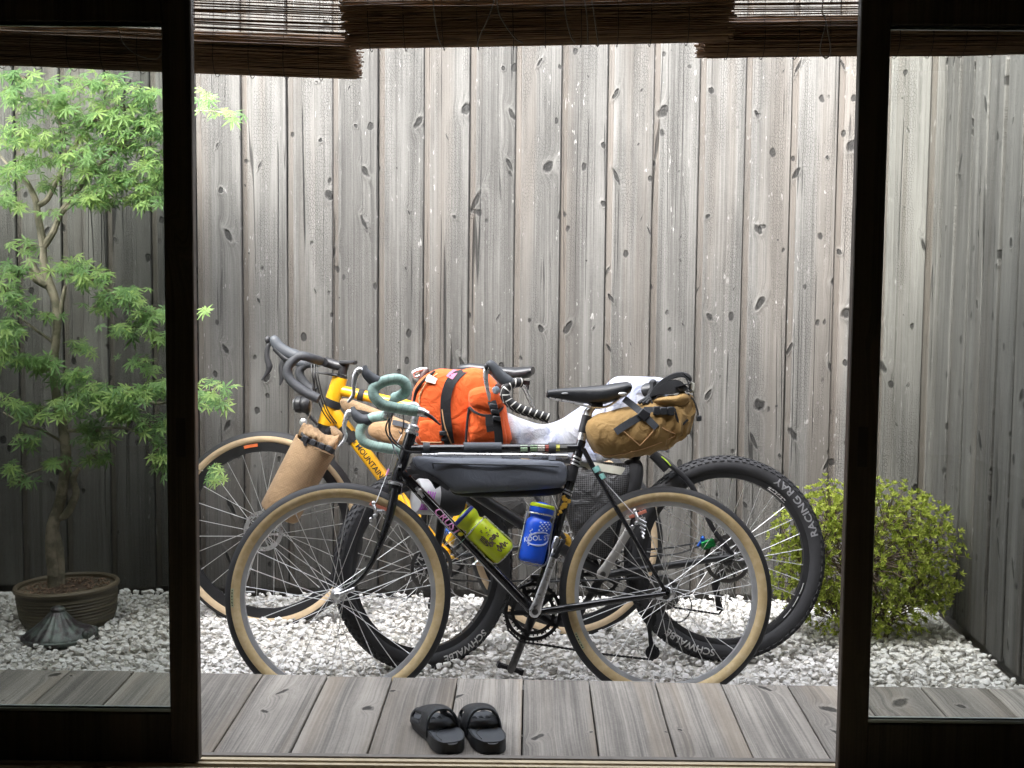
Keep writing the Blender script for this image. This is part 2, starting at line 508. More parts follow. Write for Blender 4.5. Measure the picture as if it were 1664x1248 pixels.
    if cracks:
        rn = t.noise(t.comb(t.math('MULTIPLY', t.math('ADD', x, t.math('MULTIPLY', n1, 0.012)), 16.0), t.math('MULTIPLY', zz, 0.22), t.math('ADD', ro, 3.0)), 1.0, 1, 0.4)
        lineN = t.math('ABSOLUTE', t.math('SUBTRACT', rn, 0.5))
        gate = t.step(t.noise(t.comb(t.math('MULTIPLY', x, 5.0), t.math('MULTIPLY', zz, 1.7), t.math('ADD', ro, 5.0)), 1.0, 2), 0.47, 0.60)
        ck = t.math('MULTIPLY', t.step(lineN, 0.008, 0.002), gate)
        col = t.mix(t.math('MULTIPLY', ck, 0.85), col, tuple(c * 0.15 for c in dark))
        h = t.math('SUBTRACT', h, t.math('MULTIPLY', ck, 1.2))
    if knots:
        ring = t.noise(t.comb(t.math('MULTIPLY', kk, 5.0), t.math('MULTIPLY', wob, 3.0), ro), 1.0, 3, 0.7)
        kc = t.mix(t.step(ring, 0.40, 0.68), tuple(c * 0.10 for c in dark), tuple(c * 0.5 for c in dark))
        col = t.mix(t.math('MULTIPLY', t.math('SUBTRACT', halo, kmask), 0.35), col, light)
        col = t.mix(t.math('MULTIPLY', kmask, 0.92), col, kc)
        h = t.math('ADD', h, t.math('MULTIPLY', halo, 0.5))
        h = t.math('SUBTRACT', h, t.math('MULTIPLY', kmask, 1.0))
    nr = t.bump(h, bump, 0.006)
    t.bsdf(col, t.lin(v, 0.3, 0.7, rough + 0.08, rough - 0.1), 0.0, nr, Specular_IOR_Level=0.3)
    return t.m

M = {}
M['fence'] = wood('weathered_cedar', 0, 2, (0.101, 0.0985, 0.0925), (0.050, 0.0487, 0.0455), (0.077, 0.0675, 0.058), grain=165, kx=6.6, kz=4.6, ksize=0.120, bump=0.9, warp=0.022, flecks=0.6, lip=0.0215, fleck_col=(0.25, 0.247, 0.238), crackle=0.4, pins=True)
M['deck'] = wood('deck_timber', 0, 1, (0.375, 0.342, 0.302), (0.150, 0.139, 0.125), (0.345, 0.285, 0.22), grain=170, kx=5.2, kz=3.6, ksize=0.12, bump=0.5, cracks=False, flecks=0.12, blotch=0.6, rough=0.7, warp=0.065)
M['dark_wood'] = wood('dark_door_wood', 0, 2, (0.080, 0.062, 0.048), (0.036, 0.028, 0.022), (0.085, 0.058, 0.040), grain=220, knots=False, bump=0.15, cracks=False, flecks=0, rough=0.5)
M['eave_wood'] = wood('eave_timber', 0, 1, (0.40, 0.34, 0.26), (0.28, 0.23, 0.17), (0.36, 0.30, 0.22), grain=120, knots=False, cracks=False, flecks=0)
M['track'] = plain('pale_track', (0.62, 0.52, 0.36), 0.45, var=0.1, scale=25)
M['sill'] = plain('grey_sill', (0.20, 0.18, 0.16), 0.7, var=0.25, scale=30, bump=0.2)
M['plaster'] = plain('room_plaster', (0.66, 0.62, 0.54), 0.9, var=0.06, scale=6, bump=0.1)
M['tatami'] = plain('room_floor', (0.42, 0.36, 0.22), 0.6, var=0.1, scale=12)
M['soil'] = plain('earth', (0.09, 0.075, 0.06), 0.95, var=0.35, scale=30, bump=0.6, bscale=90)
M['grit'] = plain('pale_grit', (0.46, 0.44, 0.40), 0.95, var=0.3, scale=120, bump=0.8, bscale=160)
M['concrete'] = plain('footing', (0.10, 0.095, 0.09), 0.95, var=0.2, scale=20, bump=0.3)
M['roof'] = plain('roof_tile', (0.12, 0.12, 0.125), 0.6, var=0.15, scale=6)

def stone_mat():
    t = NT('white_gravel'); o = t.obj()
    ri = t.n('NewGeometry').outputs['Random Per Island']
    cr = t.n('ValToRGB'); t.t.links.new(ri, cr.inputs[0])
    el = cr.color_ramp.elements
    el[0].position = 0.0; el[0].color = (0.42, 0.39, 0.35, 1)
    el[1].position = 1.0; el[1].color = (0.80, 0.79, 0.77, 1)
    e = el.new(0.12); e.color = (0.62, 0.57, 0.49, 1)
    e = el.new(0.3); e.color = (0.64, 0.63, 0.61, 1)
    e = el.new(0.65); e.color = (0.74, 0.73, 0.71, 1)
    nz = t.noise(o, 130, 4, 0.65)
    c = t.mix(t.step(nz, 0.35, 0.65), cr.outputs[0], (0.78, 0.76, 0.73)); c = t.mix(t.step(nz, 0.58, 0.72), c, (0.55, 0.50, 0.44))
    t.bsdf(c, 0.75, 0.0, t.bump(nz, 0.5, 0.004), Specular_IOR_Level=0.35)
    return t.m
M['gravel'] = stone_mat()

def glass_mat(name, tint, rough=0.0):
    t = NT(name)
    fr = t.n('Fresnel', i_IOR=1.5)
    tr = t.n('BsdfTransparent'); tr.inputs[0].default_value = (*tint, 1)
    gl = t.n('BsdfGlossy'); gl.inputs['Roughness'].default_value = rough
    mx = t.n('MixShader')
    t.t.links.new(fr.outputs[0], mx.inputs[0]); t.t.links.new(tr.outputs[0], mx.inputs[1]); t.t.links.new(gl.outputs[0], mx.inputs[2])
    t.t.links.new(mx.outputs[0], t.out.inputs['Surface'])
    return t.m
M['glass'] = glass_mat('door_glass', (0.90, 0.91, 0.89))
M['glass_shade_tint'] = glass_mat('door_glass_shade_tint', (0.66, 0.675, 0.655))  # grey tint puts the shade over the left gravel into the pane colour
M['clear'] = glass_mat('clear_plastic', (0.92, 0.94, 0.95), 0.08)

def leaf_mat(name, c1, c2, c3, trans=0.45):
    t = NT(name)
    ri = t.n('NewGeometry').outputs['Random Per Island']
    oi = t.n('ObjectInfo').outputs['Random']
    f = t.math('FRACT', t.math('ADD', ri, oi))
    cr = t.n('ValToRGB'); t.t.links.new(f, cr.inputs[0])
    el = cr.color_ramp.elements
    el[0].color = (*c1, 1); el[1].color = (*c3, 1); e = el.new(0.5); e.color = (*c2, 1)
    b = t.n('BsdfPrincipled', i_Roughness=0.42); t.t.links.new(cr.outputs[0], b.inputs['Base Color'])
    b.inputs['Specular IOR Level'].default_value = 0.35
    tl = t.n('BsdfTranslucent'); t.t.links.new(cr.outputs[0], tl.inputs[0])
    mx = t.n('MixShader'); mx.inputs[0].default_value = trans
    t.t.links.new(b.outputs[0], mx.inputs[1]); t.t.links.new(tl.outputs[0], mx.inputs[2])
    t.t.links.new(mx.outputs[0], t.out.inputs['Surface'])
    return t.m
M['maple'] = leaf_mat('maple_leaf', (0.10, 0.20, 0.07), (0.18, 0.31, 0.10), (0.31, 0.43, 0.13), 0.5)
M['azalea'] = leaf_mat('shrub_leaf', (0.20, 0.26, 0.04), (0.38, 0.45, 0.075), (0.64, 0.68, 0.18), 0.58)

def bark_mat():
    t = NT('maple_bark'); o = t.obj()
    nz = t.noise(o, 22, 5, 0.6); n2 = t.noise(o, 90, 3)
    c = t.mix(t.step(nz, 0.4, 0.62), (0.13, 0.12, 0.085), (0.30, 0.26, 0.20))
    t.bsdf(c, 0.85, 0, t.bump(t.math('ADD', nz, t.math('MULTIPLY', n2, 0.4)), 0.6, 0.006))
    return t.m
M['bark'] = bark_mat()
M['twig'] = plain('twig', (0.10, 0.07, 0.05), 0.8, var=0.2)

def reed_mat():
    t = NT('reed'); ri = t.n('NewGeometry').outputs['Random Per Island']; o = t.obj()
    sep = t.n('SeparateXYZ'); t.t.links.new(o, sep.inputs[0])
    nz = t.noise(t.comb(t.math('MULTIPLY', sep.outputs[0], 14.0), t.math('MULTIPLY', ri, 70.0), 0.0), 1.0, 3)
    c = t.mix(ri, (0.28, 0.17, 0.10), (0.50, 0.34, 0.20))
    c = t.mix(t.step(nz, 0.45, 0.7), c, (0.10, 0.06, 0.035))
    t.bsdf(c, 0.6)
    return t.m
M['reed'] = reed_mat()
M['cord'] = plain('cord', (0.46, 0.42, 0.37), 0.8)
M['warp'] = plain('binding_thread', (0.05, 0.035, 0.03), 0.9)

# bicycles
M['black_paint'] = plain('black_paint', (0.012, 0.012, 0.014), 0.22, var=0.1, Coat_Weight=0.6, Coat_Roughness=0.08)
M['satin_black'] = plain('satin_black', (0.018, 0.018, 0.02), 0.42, var=0.15)
M['yellow_paint'] = plain('yellow_paint', (0.80, 0.42, 0.012), 0.35, var=0.06, Coat_Weight=0.4, Coat_Roughness=0.15)
M['silver'] = plain('polished_alloy', (0.66, 0.66, 0.67), 0.30, 0.82, var=0.12, scale=60)
M['rim'] = plain('rim_alloy', (0.62, 0.63, 0.65), 0.40, 0.55, var=0.08, scale=20)
M['spoke'] = plain('steel_spoke', (0.72, 0.72, 0.72), 0.35, 0.7, var=0.05)
M['steel_dark'] = plain('grimy_steel', (0.16, 0.155, 0.15), 0.45, 1.0, var=0.3, scale=90)
M['grey_crank'] = plain('grey_crank', (0.42, 0.41, 0.39), 0.5, 0.6, var=0.1)
M['rubber'] = plain('tyre_rubber', (0.022, 0.022, 0.024), 0.7, var=0.25, scale=35, bump=0.15)
M['knobby'] = plain('knobby_rubber', (0.03, 0.03, 0.033), 0.75, var=0.25, scale=30, bump=0.2)
def tan_mat():
    t = NT('tan_sidewall'); o = t.obj()
    nz = t.noise(o, 45, 4, 0.6); n2 = t.noise(o, 9, 2)
    c = t.mix(t.step(nz, 0.35, 0.7), (0.60, 0.45, 0.23), (0.70, 0.55, 0.32))
    c = t.mix(t.step(n2, 0.5, 0.75, 0, 0.35), c, (0.34, 0.22, 0.10))
    t.bsdf(c, 0.7, 0, t.bump(t.noise(o, 400, 2), 0.15, 0.001))
    return t.m
M['tan'] = tan_mat()
M['pale_tan'] = plain('pale_tan_sidewall', (0.62, 0.47, 0.30), 0.75, var=0.12, scale=30)
M['hood'] = plain('hood_rubber', (0.045, 0.05, 0.058), 0.55, var=0.12, bump=0.1)
def tape_mat(name, col, stripe=None, pitch=0.017):
    t = NT(name); a = t.n('Attribute', attribute_name='tuv').outputs['Vector']
    sep = t.n('SeparateXYZ'); t.t.links.new(a, sep.inputs[0])
    ph = t.math('FRACT', t.math('ADD', t.math('DIVIDE', sep.outputs[1], pitch), sep.outputs[0]))
    nz = t.noise(t.obj(), 60, 3)
    f = t.lin(nz, 0.3, 0.7, 0.8, 1.15)
    c = t.n('VectorMath', operation='SCALE'); c.inputs[0].default_value = col; t.t.links.new(f, c.inputs['Scale'])
    cc = c.outputs[0]
    edge = t.step(ph, 0.0, 0.14)
    if stripe: cc = t.mix(t.math('SUBTRACT', 1.0, t.step(ph, 0.16, 0.22)), cc, stripe)
    else: cc = t.mix(t.math('MULTIPLY', t.math('SUBTRACT', 1.0, edge), 0.7), cc, tuple(k * 0.45 for k in col))
    t.bsdf(cc, 0.6, 0, t.bump(t.math('MULTIPLY', ph, -1.0), 0.5, 0.003))
    return t.m
M['teal_tape'] = tape_mat('celeste_bar_tape', (0.32, 0.47, 0.42))
M['black_tape'] = tape_mat('black_bar_tape', (0.035, 0.037, 0.042))
M['twine_tape'] = tape_mat('black_tape_white_twine', (0.018, 0.017, 0.017), stripe=(0.75, 0.73, 0.68), pitch=0.0195)
M['saddle'] = plain('black_leather', (0.022, 0.023, 0.026), 0.38, var=0.2, scale=60, bump=0.1)
M['cable'] = plain('cable_housing', (0.02, 0.02, 0.022), 0.4)
M['cable_silver'] = plain('cable_inner', (0.65, 0.65, 0.66), 0.35, 0.8)
M['pad'] = plain('salmon_brake_pad', (0.62, 0.20, 0.13), 0.6)
M['teal_clip'] = plain('celeste_clip', (0.25, 0.52, 0.48), 0.4)
M['gold'] = plain('gold_anodised', (0.62, 0.36, 0.05), 0.4, 0.4)
M['green_anod'] = plain('green_anodised', (0.02, 0.26, 0.07), 0.3, 0.6)
M['blue_anod'] = plain('blue_anodised', (0.03, 0.12, 0.45), 0.3, 0.6)
M['purple'] = plain('purple_print', (0.40, 0.08, 0.46), 0.6)
M['pink'] = plain('pink_print', (0.78, 0.32, 0.62), 0.6)
M['white_print'] = plain('white_print', (0.58, 0.58, 0.57), 0.6, var=0.05)
M['grey_print'] = plain('grey_print', (0.27, 0.27, 0.28), 0.6, var=0.1)
M['black_print'] = plain('black_print', (0.02, 0.018, 0.016), 0.6)
M['grey_shell'] = plain('grey_shell', (0.40, 0.40, 0.41), 0.5, var=0.12)
# bags and soft things
M['tan_canvas'] = fabric('tan_canvas', (0.36, 0.225, 0.085), rough=0.8, wr=0.55, var=0.16)
M['tan_ripstop'] = fabric('tan_ripstop', (0.265, 0.175, 0.098), rough=0.75, wr=0.35, var=0.2, wscale=10, ripstop=True)
M['brown_canvas'] = fabric('brown_canvas', (0.27, 0.165, 0.085), rough=0.8, wr=0.4)
M['orange_canvas'] = fabric('orange_canvas', (0.80, 0.125, 0.026), rough=0.8, wr=0.6, var=0.12, wscale=7)
M['bag_grey'] = fabric('slate_nylon', (0.105, 0.115, 0.14), rough=0.55, wr=0.2, var=0.12, spec=0.45, wscale=8)
M['black_nylon'] = fabric('black_webbing', (0.016, 0.016, 0.018), rough=0.7, wr=0.2, spec=0.3)
M['web_grey'] = fabric('grey_webbing', (0.06, 0.066, 0.078), rough=0.65, wr=0.15, spec=0.4)
M['piping'] = plain('pale_piping', (0.60, 0.36, 0.18), 0.7)
M['buckle'] = plain('buckle_plastic', (0.02, 0.021, 0.024), 0.38)
M['reflective'] = plain('reflective_strip', (0.55, 0.54, 0.46), 0.5, var=0.15, scale=20)
def towel_mat():
    t = NT('white_towel'); o = t.obj()
    big = t.noise(o, 14, 4, 0.6, 0.8); pile = t.noise(o, 420, 2)
    c = t.mix(t.step(big, 0.42, 0.66), (0.52, 0.53, 0.58), (0.36, 0.39, 0.52))
    h = t.math('ADD', t.math('MULTIPLY', big, 1.0), t.math('MULTIPLY', pile, 0.12))
    b = t.bsdf(c, 0.95, 0, t.bump(h, 0.9, 0.03), Specular_IOR_Level=0.1)
    b.inputs['Sheen Weight'].default_value = 0.3
    return t.m
M['towel'] = towel_mat()
def grid_mat():
    t = NT('grid_ripstop'); o = t.obj()
    sep = t.n('SeparateXYZ'); t.t.links.new(o, sep.inputs[0])
    def ln(a):
        f = t.math('FRACT', t.math('DIVIDE', a, 0.0066))
        return t.step(t.math('ABSOLUTE', t.math('SUBTRACT', f, 0.5)), 0.40, 0.46)
    m = t.math('MAXIMUM', ln(t.math('ADD', sep.outputs[0], t.math('MULTIPLY', sep.outputs[2], 0.04))), ln(t.math('SUBTRACT', sep.outputs[2], t.math('MULTIPLY', sep.outputs[0], 0.05))))
    c = t.mix(m, (0.018, 0.018, 0.02), (0.20, 0.20, 0.205))
    cr = t.noise(o, 22, 3, 0.5, 1.0)
    t.bsdf(c, 0.5, 0, t.bump(cr, 0.7, 0.02))
    return t.m
M['grid'] = grid_mat()
M['lime'] = plain('lime_bottle', (0.50, 0.60, 0.012), 0.4, var=0.05, Subsurface_Weight=0.1)
M['navy'] = plain('navy_cap', (0.02, 0.035, 0.22), 0.4)
M['blue'] = plain('blue_bottle', (0.012, 0.10, 0.72), 0.38, var=0.05, Subsurface_Weight=0.1)
M['print_dark'] = plain('dark_ink', (0.10, 0.07, 0.05), 0.6)
M['print_pale'] = plain('pale_ink', (0.62, 0.70, 0.92), 0.55)
M['foam'] = plain('black_foam', (0.022, 0.023, 0.026), 0.6, var=0.15, scale=30, bump=0.15, bscale=300)
M['foam_bed'] = plain('grey_footbed', (0.05, 0.055, 0.063), 0.65, var=0.15, bump=0.2, bscale=260)
def pot_mat():
    t = NT('brown_glazed_pot'); o = t.obj()
    sep = t.n('SeparateXYZ'); t.t.links.new(o, sep.inputs[0])
    band = t.noise(t.comb(t.math('MULTIPLY', sep.outputs[0], 3.0), t.math('MULTIPLY', sep.outputs[1], 3.0), t.math('MULTIPLY', sep.outputs[2], 110.0)), 1.0, 3, 0.6)
    c = t.mix(t.step(band, 0.4, 0.6), (0.066, 0.055, 0.038), (0.125, 0.106, 0.070))
    t.bsdf(c, 0.55, 0, t.bump(band, 0.8, 0.004))
    return t.m
M['pot'] = pot_mat()
M['pot_rim'] = plain('pot_rim', (0.14, 0.112, 0.076), 0.55, var=0.2)
M['potsoil'] = plain('potting_soil', (0.075, 0.05, 0.035), 0.95, var=0.5, scale=70, bump=1.0, bscale=120)
M['potgrit'] = plain('potting_grit', (0.20, 0.13, 0.09), 0.9, var=0.4, scale=50)
def patina():
    t = NT('patinated_cap'); o = t.obj()
    nz = t.noise(o, 26, 4, 0.65)
    c = t.mix(t.step(nz, 0.42, 0.6), (0.045, 0.036, 0.040), (0.10, 0.12, 0.11))
    t.bsdf(c, 0.42, 0.2, t.bump(nz, 0.4, 0.004))
    return t.m
M['patina'] = patina()
# ------------------------------------------------------------------ setting: ground, fences, deck, house
DECK_Z = 0.155
FENCE_Y = 5.47
def struct(name, mb, m, parent=None, smooth=False):
    o = mb.build(name, m, parent, smooth=smooth)
    if parent is None: o['kind'] = 'structure'
    return o
V = Vector
g = MB(); g.add([(-60, -60, -0.03), (60, -60, -0.03), (60, 60, -0.03), (-60, 60, -0.03)], [(0, 1, 2, 3)])
struct('ground', g, M['soil'])
g = MB(); g.add([(-2.2, 3.9, -0.012), (1.56, 3.9, -0.012), (1.56, 5.5, -0.012), (-2.2, 5.5, -0.012)], [(0, 1, 2, 3)])
struct('gravel_bed', g, M['grit'])

# gravel: thousands of loose white stones, nobody could count them
def gravel():
    rs = np.random.RandomState(3)
    bm = bmesh.new(); bmesh.ops.create_icosphere(bm, subdivisions=1, radius=1.0)
    base = np.array([v.co[:] for v in bm.verts]); fc = np.array([[v.index for v in f.verts] for f in bm.faces]); bm.free()
    temps = []
    for k in range(24):
        # chipped pebble: cut the ball by random planes, then scale
        p = base.copy()
        for c in range(7):
            n = rs.normal(size=3); n /= np.linalg.norm(n); dd = rs.uniform(0.5, 0.85)
            h = p @ n; over = h > dd
            p[over] -= np.outer(h[over] - dd, n)
        p += rs.normal(scale=0.045, size=p.shape)
        temps.append(p * np.array([1, rs.uniform(0.62, 0.95), rs.uniform(0.45, 0.75)]))
    vs = []; fs = []; nb = 0
    def put(x, y, z, s):
        nonlocal nb
        p = temps[rs.randint(24)] * s
        a, b, c = rs.uniform(0, 6.28), rs.uniform(-.45, .45), rs.uniform(-.45, .45)
        q = np.array((Matrix.Rotation(a, 3, 'Z') @ Matrix.Rotation(b, 3, 'X') @ Matrix.Rotation(c, 3, 'Y')))
        vs.append(p @ q.T + np.array([x, y, z])); fs.append(fc + nb); nb += len(p)
    x0, x1, y0, y1 = -2.15, 1.56, 3.9, 5.46
    pitch = 0.0232
    for layer in range(2):
        for ix in range(int((x1 - x0) / pitch)):
            for iy in range(int((y1 - y0) / pitch)):
                if rs.rand() < (0.02, 0.36)[layer]: continue
                x = x0 + (ix + rs.uniform(-.1, 1.1)) * pitch; y = y0 + (iy + rs.uniform(-.1, 1.1)) * pitch
                s = rs.uniform(0.0085, 0.0185) * (1.25 if rs.rand() < .12 else 1)
                bumpy = 0.008 * math.sin(x * 5.1 + y * 3) + 0.006 * math.sin(y * 11 - x * 4)
                put(x, y, (-0.006, 0.010)[layer] + bumpy + rs.uniform(-.004, .006), s)
    me = bpy.data.meshes.new('gravel')
    vv = np.concatenate(vs); ff = np.concatenate(fs)
    me.from_pydata(vv.tolist(), [], ff.tolist())
    me.shade_smooth(); me.set_sharp_from_angle(angle=R(38))
    me.materials.append(M['gravel'])
    o = bpy.data.objects.new('gravel', me); COL.objects.link(o)
    tag(o, 'loose white gravel of the little courtyard', 'gravel', kind='stuff')
gravel()

# fences: lapped boards, each with a recessed lip on its near-left edge
PW = 0.1748
def plank_mesh(k):
    rs = np.random.RandomState(k); h = 2.40
    lip = 0.021; b = 0.0035
    prof = [(0.0, 0.011), (lip - .002, 0.011), (lip, 0.003), (lip + b, 0.0), (PW - .003 - b, 0.0), (PW - .003, 0.004), (PW - .003, 0.026), (0.0, 0.026)]
    rings = []
    nz = 14; a1, a2 = rs.uniform(0, 6.28, 2)
    for i in range(nz + 1):
        z = h * i / nz
        dx = 0.0012 * math.sin(z * 2.1 + a1); dy = 0.0015 * math.sin(z * 1.7 + a2)
        rings.append([V((x + dx, y + dy, z)) for x, y in prof])
    mb = MB(); mb.loft(rings)
    ob = mb.build('plank', M['fence'], None, smooth=True, angle=30)
    me = ob.data; bpy.data.objects.remove(ob)
    return me
PLANKS = [plank_mesh(k) for k in range(5)]
def fence(name, label, origin, rotz, i0, i1, phase):
    root = thing(name, label, 'fence', origin); root.rotation_euler.z = rotz
    for i in range(i0, i1):
        o = bpy.data.objects.new('plank', PLANKS[random.randrange(5)]); COL.objects.link(o); o.parent = root
        o.location = (phase + i * PW, random.uniform(-.0015, .0025), 0.030 + random.uniform(-.006, .006))
        o.rotation_euler = (random.uniform(-.0012, .0012), random.uniform(-.0008, .0008), random.uniform(-.006, .006))
    return root
ph = at(541, 250, FENCE_Y).x
RX = 1.545
bf = fence('back_fence', 'tall grey weathered fence of upright knotty boards behind the bicycles', (0, FENCE_Y, 0), 0.0, -9, 15, ph)
mb = MB(); mb.box((-0.2, 5.535, 1.2), (2.3, 0, 0), (0, .025, 0), (0, 0, 1.22)); mb.build('backing', M['concrete'], bf, smooth=False, origin=(0, FENCE_Y, 0))
sf = fence('side_fence', 'grey weathered side fence of upright boards beside the round shrub', (RX, FENCE_Y - 0.02, 0), -math.pi / 2, 0, 8, 0.0)
mb = MB(); mb.box((RX + .06, 4.72, 1.2), (.025, 0, 0), (0, .76, 0), (0, 0, 1.22))
o = mb.build('backing', M['concrete'], None, smooth=False); o.data.transform(sf.matrix_basis.inverted() if False else (Matrix.Translation(sf.location) @ Matrix.Rotation(-math.pi / 2, 4, 'Z')).inverted()); o.parent = sf
# post where the side fence ends by the house
mb = MB(); mb.box((RX - .01, 4.00, 1.32), (.035, 0, 0), (0, .055, 0), (0, 0, 1.32), .004)
o = mb.build('fence_post', M['fence'], None, origin=(RX - .01, 4.0, 0), smooth=False)
tag(o, 'brownish timber post closing the near end of the side fence', 'post')
g = MB(); g.box((-2.25, 4.5, .8), (.05, 0, 0), (0, 1.05, 0), (0, 0, .83)); struct('shade_wall_left', g, M['concrete'])  # unseen wall, added and sized to darken the courtyard's left side
g = MB(); g.box((2.2, 3.6, 1.3), (.62, 0, 0), (0, .16, 0), (0, 0, 1.34)); struct('wall_right', g, M['concrete'])

# deck
SEAM = atz(850.5, 1100, DECK_Z)
DW = (atz(1280, 1110, DECK_Z).x - atz(430, 1094, DECK_Z).x) / 8
E0, E1 = atz(340, 1092, DECK_Z), atz(1345, 1112, DECK_Z)
deck = bpy.data.objects.new('deck', None); COL.objects.link(deck); deck.location = (0, 0, 0); deck['kind'] = 'structure'
for i in range(-12, 13):
    xa, xb = SEAM.x + i * DW + .0022, SEAM.x + (i + 1) * DW - .0022
    ye = E0.y + (E1.y - E0.y) * ((xa + xb) / 2 - E0.x) / (E1.x - E0.x) + random.uniform(-.0015, .0015)
    yn = 3.278 + .0097 * (xa + xb) / 2
    bev = .0025; hw = (xb - xa) / 2; th = .030
    prof = [(-hw, -th), (-hw, -bev), (-hw + bev, 0), (hw - bev, 0), (hw, -bev), (hw, -th)]
    rings = []
    for k in range(7):
        y = (ye - yn) * (k / 6 - 1)
        cup = .0008 * math.sin(k * 1.3 + i)
        rings.append([V((x, y, z + cup - (.004 if k == 6 and z == 0 else 0))) for x, z in prof])
    mb = MB(); mb.loft(rings)
    o = mb.build('plank', M['deck'], None, smooth=True, angle=30)
    o.location = ((xa + xb) / 2, ye, DECK_Z + random.uniform(-.001, .001)); o.parent = deck
mb = MB()
mb.box((0, 3.93, .055), (2.3, 0, 0), (0, .02, 0), (0, 0, .065)); mb.box((0, 3.36, .055), (2.3, 0, 0), (0, .02, 0), (0, 0, .065))
mb.build('joist', M['concrete'], deck, smooth=False)

# sill with its tracks (outer grey board, pale rails, dark grooves)
def skew(y, x, k=0.004): return y - k * x
sillroot = thing('door_sill', 'door sill with pale sliding tracks at the near edge of the deck', 'sill', (0, 3.17, DECK_Z - .03))
def strip(name, ya, yb, z0, z1, m):
    b = MB(); v = []
    for x in (-2.0, 2.0):
        for (y, z) in ((ya, z0), (yb, z0), (yb, z1), (ya, z1)): v.append((x, skew(y, x, -0.0097), z))
    b.add(v, [(0, 1, 2, 3), (7, 6, 5, 4), (0, 4, 5, 1), (1, 5, 6, 2), (2, 6, 7, 3), (3, 7, 4, 0)])
    return b.build(name, m, sillroot, smooth=False)
strip('sill_board', 3.254, 3.2735, DECK_Z - .06, DECK_Z + .004, M['sill'])
strip('sill_bed', 3.03, 3.2535, DECK_Z - .08, DECK_Z - .008, M['dark_wood'])
strip('track', 3.231, 3.247, DECK_Z - .0075, DECK_Z + .002, M['track'])
strip('track', 3.206, 3.219, DECK_Z - .0075, DECK_Z + .001, M['track'])
strip('track', 3.172, 3.182, DECK_Z - .0075, DECK_Z + .001, M['track'])
strip('inner_board', 3.03, 3.155, DECK_Z - .0075, DECK_Z + .003, M['dark_wood'])

# doors: stiles, rails, pane, glazing beads
def door(name, label, Y, th, inner_bot, inner_top, glass_bot, glass_top, side, glass):
    """side -1: the door runs off to the left, +1 to the right; pixel pairs give its free edge and the pane's corner"""
    ib, it = at(*inner_bot, Y), at(*inner_top, Y); gb, gt = at(*glass_bot, Y), at(*glass_top, Y)
    zb = DECK_Z + .004; zt = 1.985
    xe = (ib.x + it.x) / 2; xg = (gb.x + gt.x) / 2
    xo = xe + side * 0.93
    root = thing(name, label, 'sliding door', (xe, Y, zb))
    def bx(nm, xa, xb, za, zb_, ya=Y - th / 2, yb=Y + th / 2, m=M['dark_wood'], bev=.0025):
        b = MB(); b.box(((xa + xb) / 2, (ya + yb) / 2, (za + zb_) / 2), (abs(xb - xa) / 2, 0, 0), (0, (yb - ya) / 2, 0), (0, 0, (zb_ - za) / 2), bev)
        return b.build(nm, m, root, smooth=False)
    bx('stile', xe, xg, zb, zt); bx('stile', xo - side * .055, xo, zb, zt)
    bx('bottom_rail', xg, xo - side * .0551, zb, gb.z - .001)
    bx('top_rail', xg, xo - side * .0551, gt.z + .001, zt)
    p = bx('glass_pane', xg - side * .004, xo - side * .05, gb.z - .006, gt.z + .006, Y - .0015, Y + .0015, glass, 0)
    yb0, yb1 = Y + .003, Y + .011
    for nm, a, b_, c, d in (('glazing_bead', xg, xo - side * .0551, gb.z - .0005, gb.z + .0085), ('glazing_bead', xg, xo - side * .0551, gt.z - .0075, gt.z + .0005),
                            ('glazing_bead', xg - side * .0003, xg + side * .005, gb.z + .0087, gt.z - .0077)):
        bx(nm, a, b_, c, d, yb0, yb1, M['bead'], 0); 
    bx('glazing_bead', xg, xo - side * .0551, gb.z - .0003, gb.z + .006, Y - .009, Y - .003, M['bead'], 0)
    root.rotation_euler.z = .0097
    # flush pull let into the stile
    zc = 0.92; b = MB(); xm = (xe + xg) / 2
    b.box((xm, Y - th / 2 - .0008, zc), (.011, 0, 0), (0, .001, 0), (0, 0, .045)); b.build('finger_pull', M['pull'], root, smooth=False)
    return root
M['bead'] = plain('aluminium_bead', (0.42, 0.46, 0.46), 0.4, 0.7, var=0.1)
M['pull'] = plain('dark_pull', (0.02, 0.012, 0.01), 0.5)
door('sliding_door', 'dark wooden glass sliding door in front of the potted maple', 3.213, .032, (327, 1238), (311, 0), (283, 1155), (262, 38), -1, M['glass_shade_tint'])
door('sliding_door', 'dark wooden glass sliding door in front of the round shrub', 3.178, .032, (1358, 1240), (1399, 0), (1405, 1172), (1448, 42), 1, M['glass'])

# the dark room behind, the lintel and the eave
def wallbox(name, a, b, m):
    g = MB(); a, b = V(a), V(b); g.box((a + b) / 2, ((b.x - a.x) / 2, 0, 0), (0, (b.y - a.y) / 2, 0), (0, 0, (b.z - a.z) / 2)); return struct(name, g, m)
wallbox('floor', (-2.8, -2.2, .02), (2.8, 3.0, DECK_Z + .002), M['tatami'])
wallbox('ceiling', (-2.8, -2.2, 2.45), (2.8, 3.29, 2.52), M['eave_wood'])
wallbox('room_wall_left', (-2.85, -2.2, 0), (-2.75, 3.29, 2.449), M['plaster'])
wallbox('room_wall_right', (2.75, -2.2, 0), (2.85, 3.29, 2.449), M['plaster'])
wallbox('room_wall_back', (-2.85, -2.3, 0), (2.85, -2.201, 2.52), M['plaster'])
wallbox('lintel', (-2.749, 3.14, 1.99), (2.749, 3.25, 2.449), M['dark_wood'])
wallbox('jamb_left', (-2.749, 3.14, 0.03), (-1.64, 3.25, 1.989), M['dark_wood'])
wallbox('jamb_right', (1.64, 3.14, 0.03), (2.749, 3.25, 1.989), M['dark_wood'])
EY = 3.63                                          # outer edge of the eave
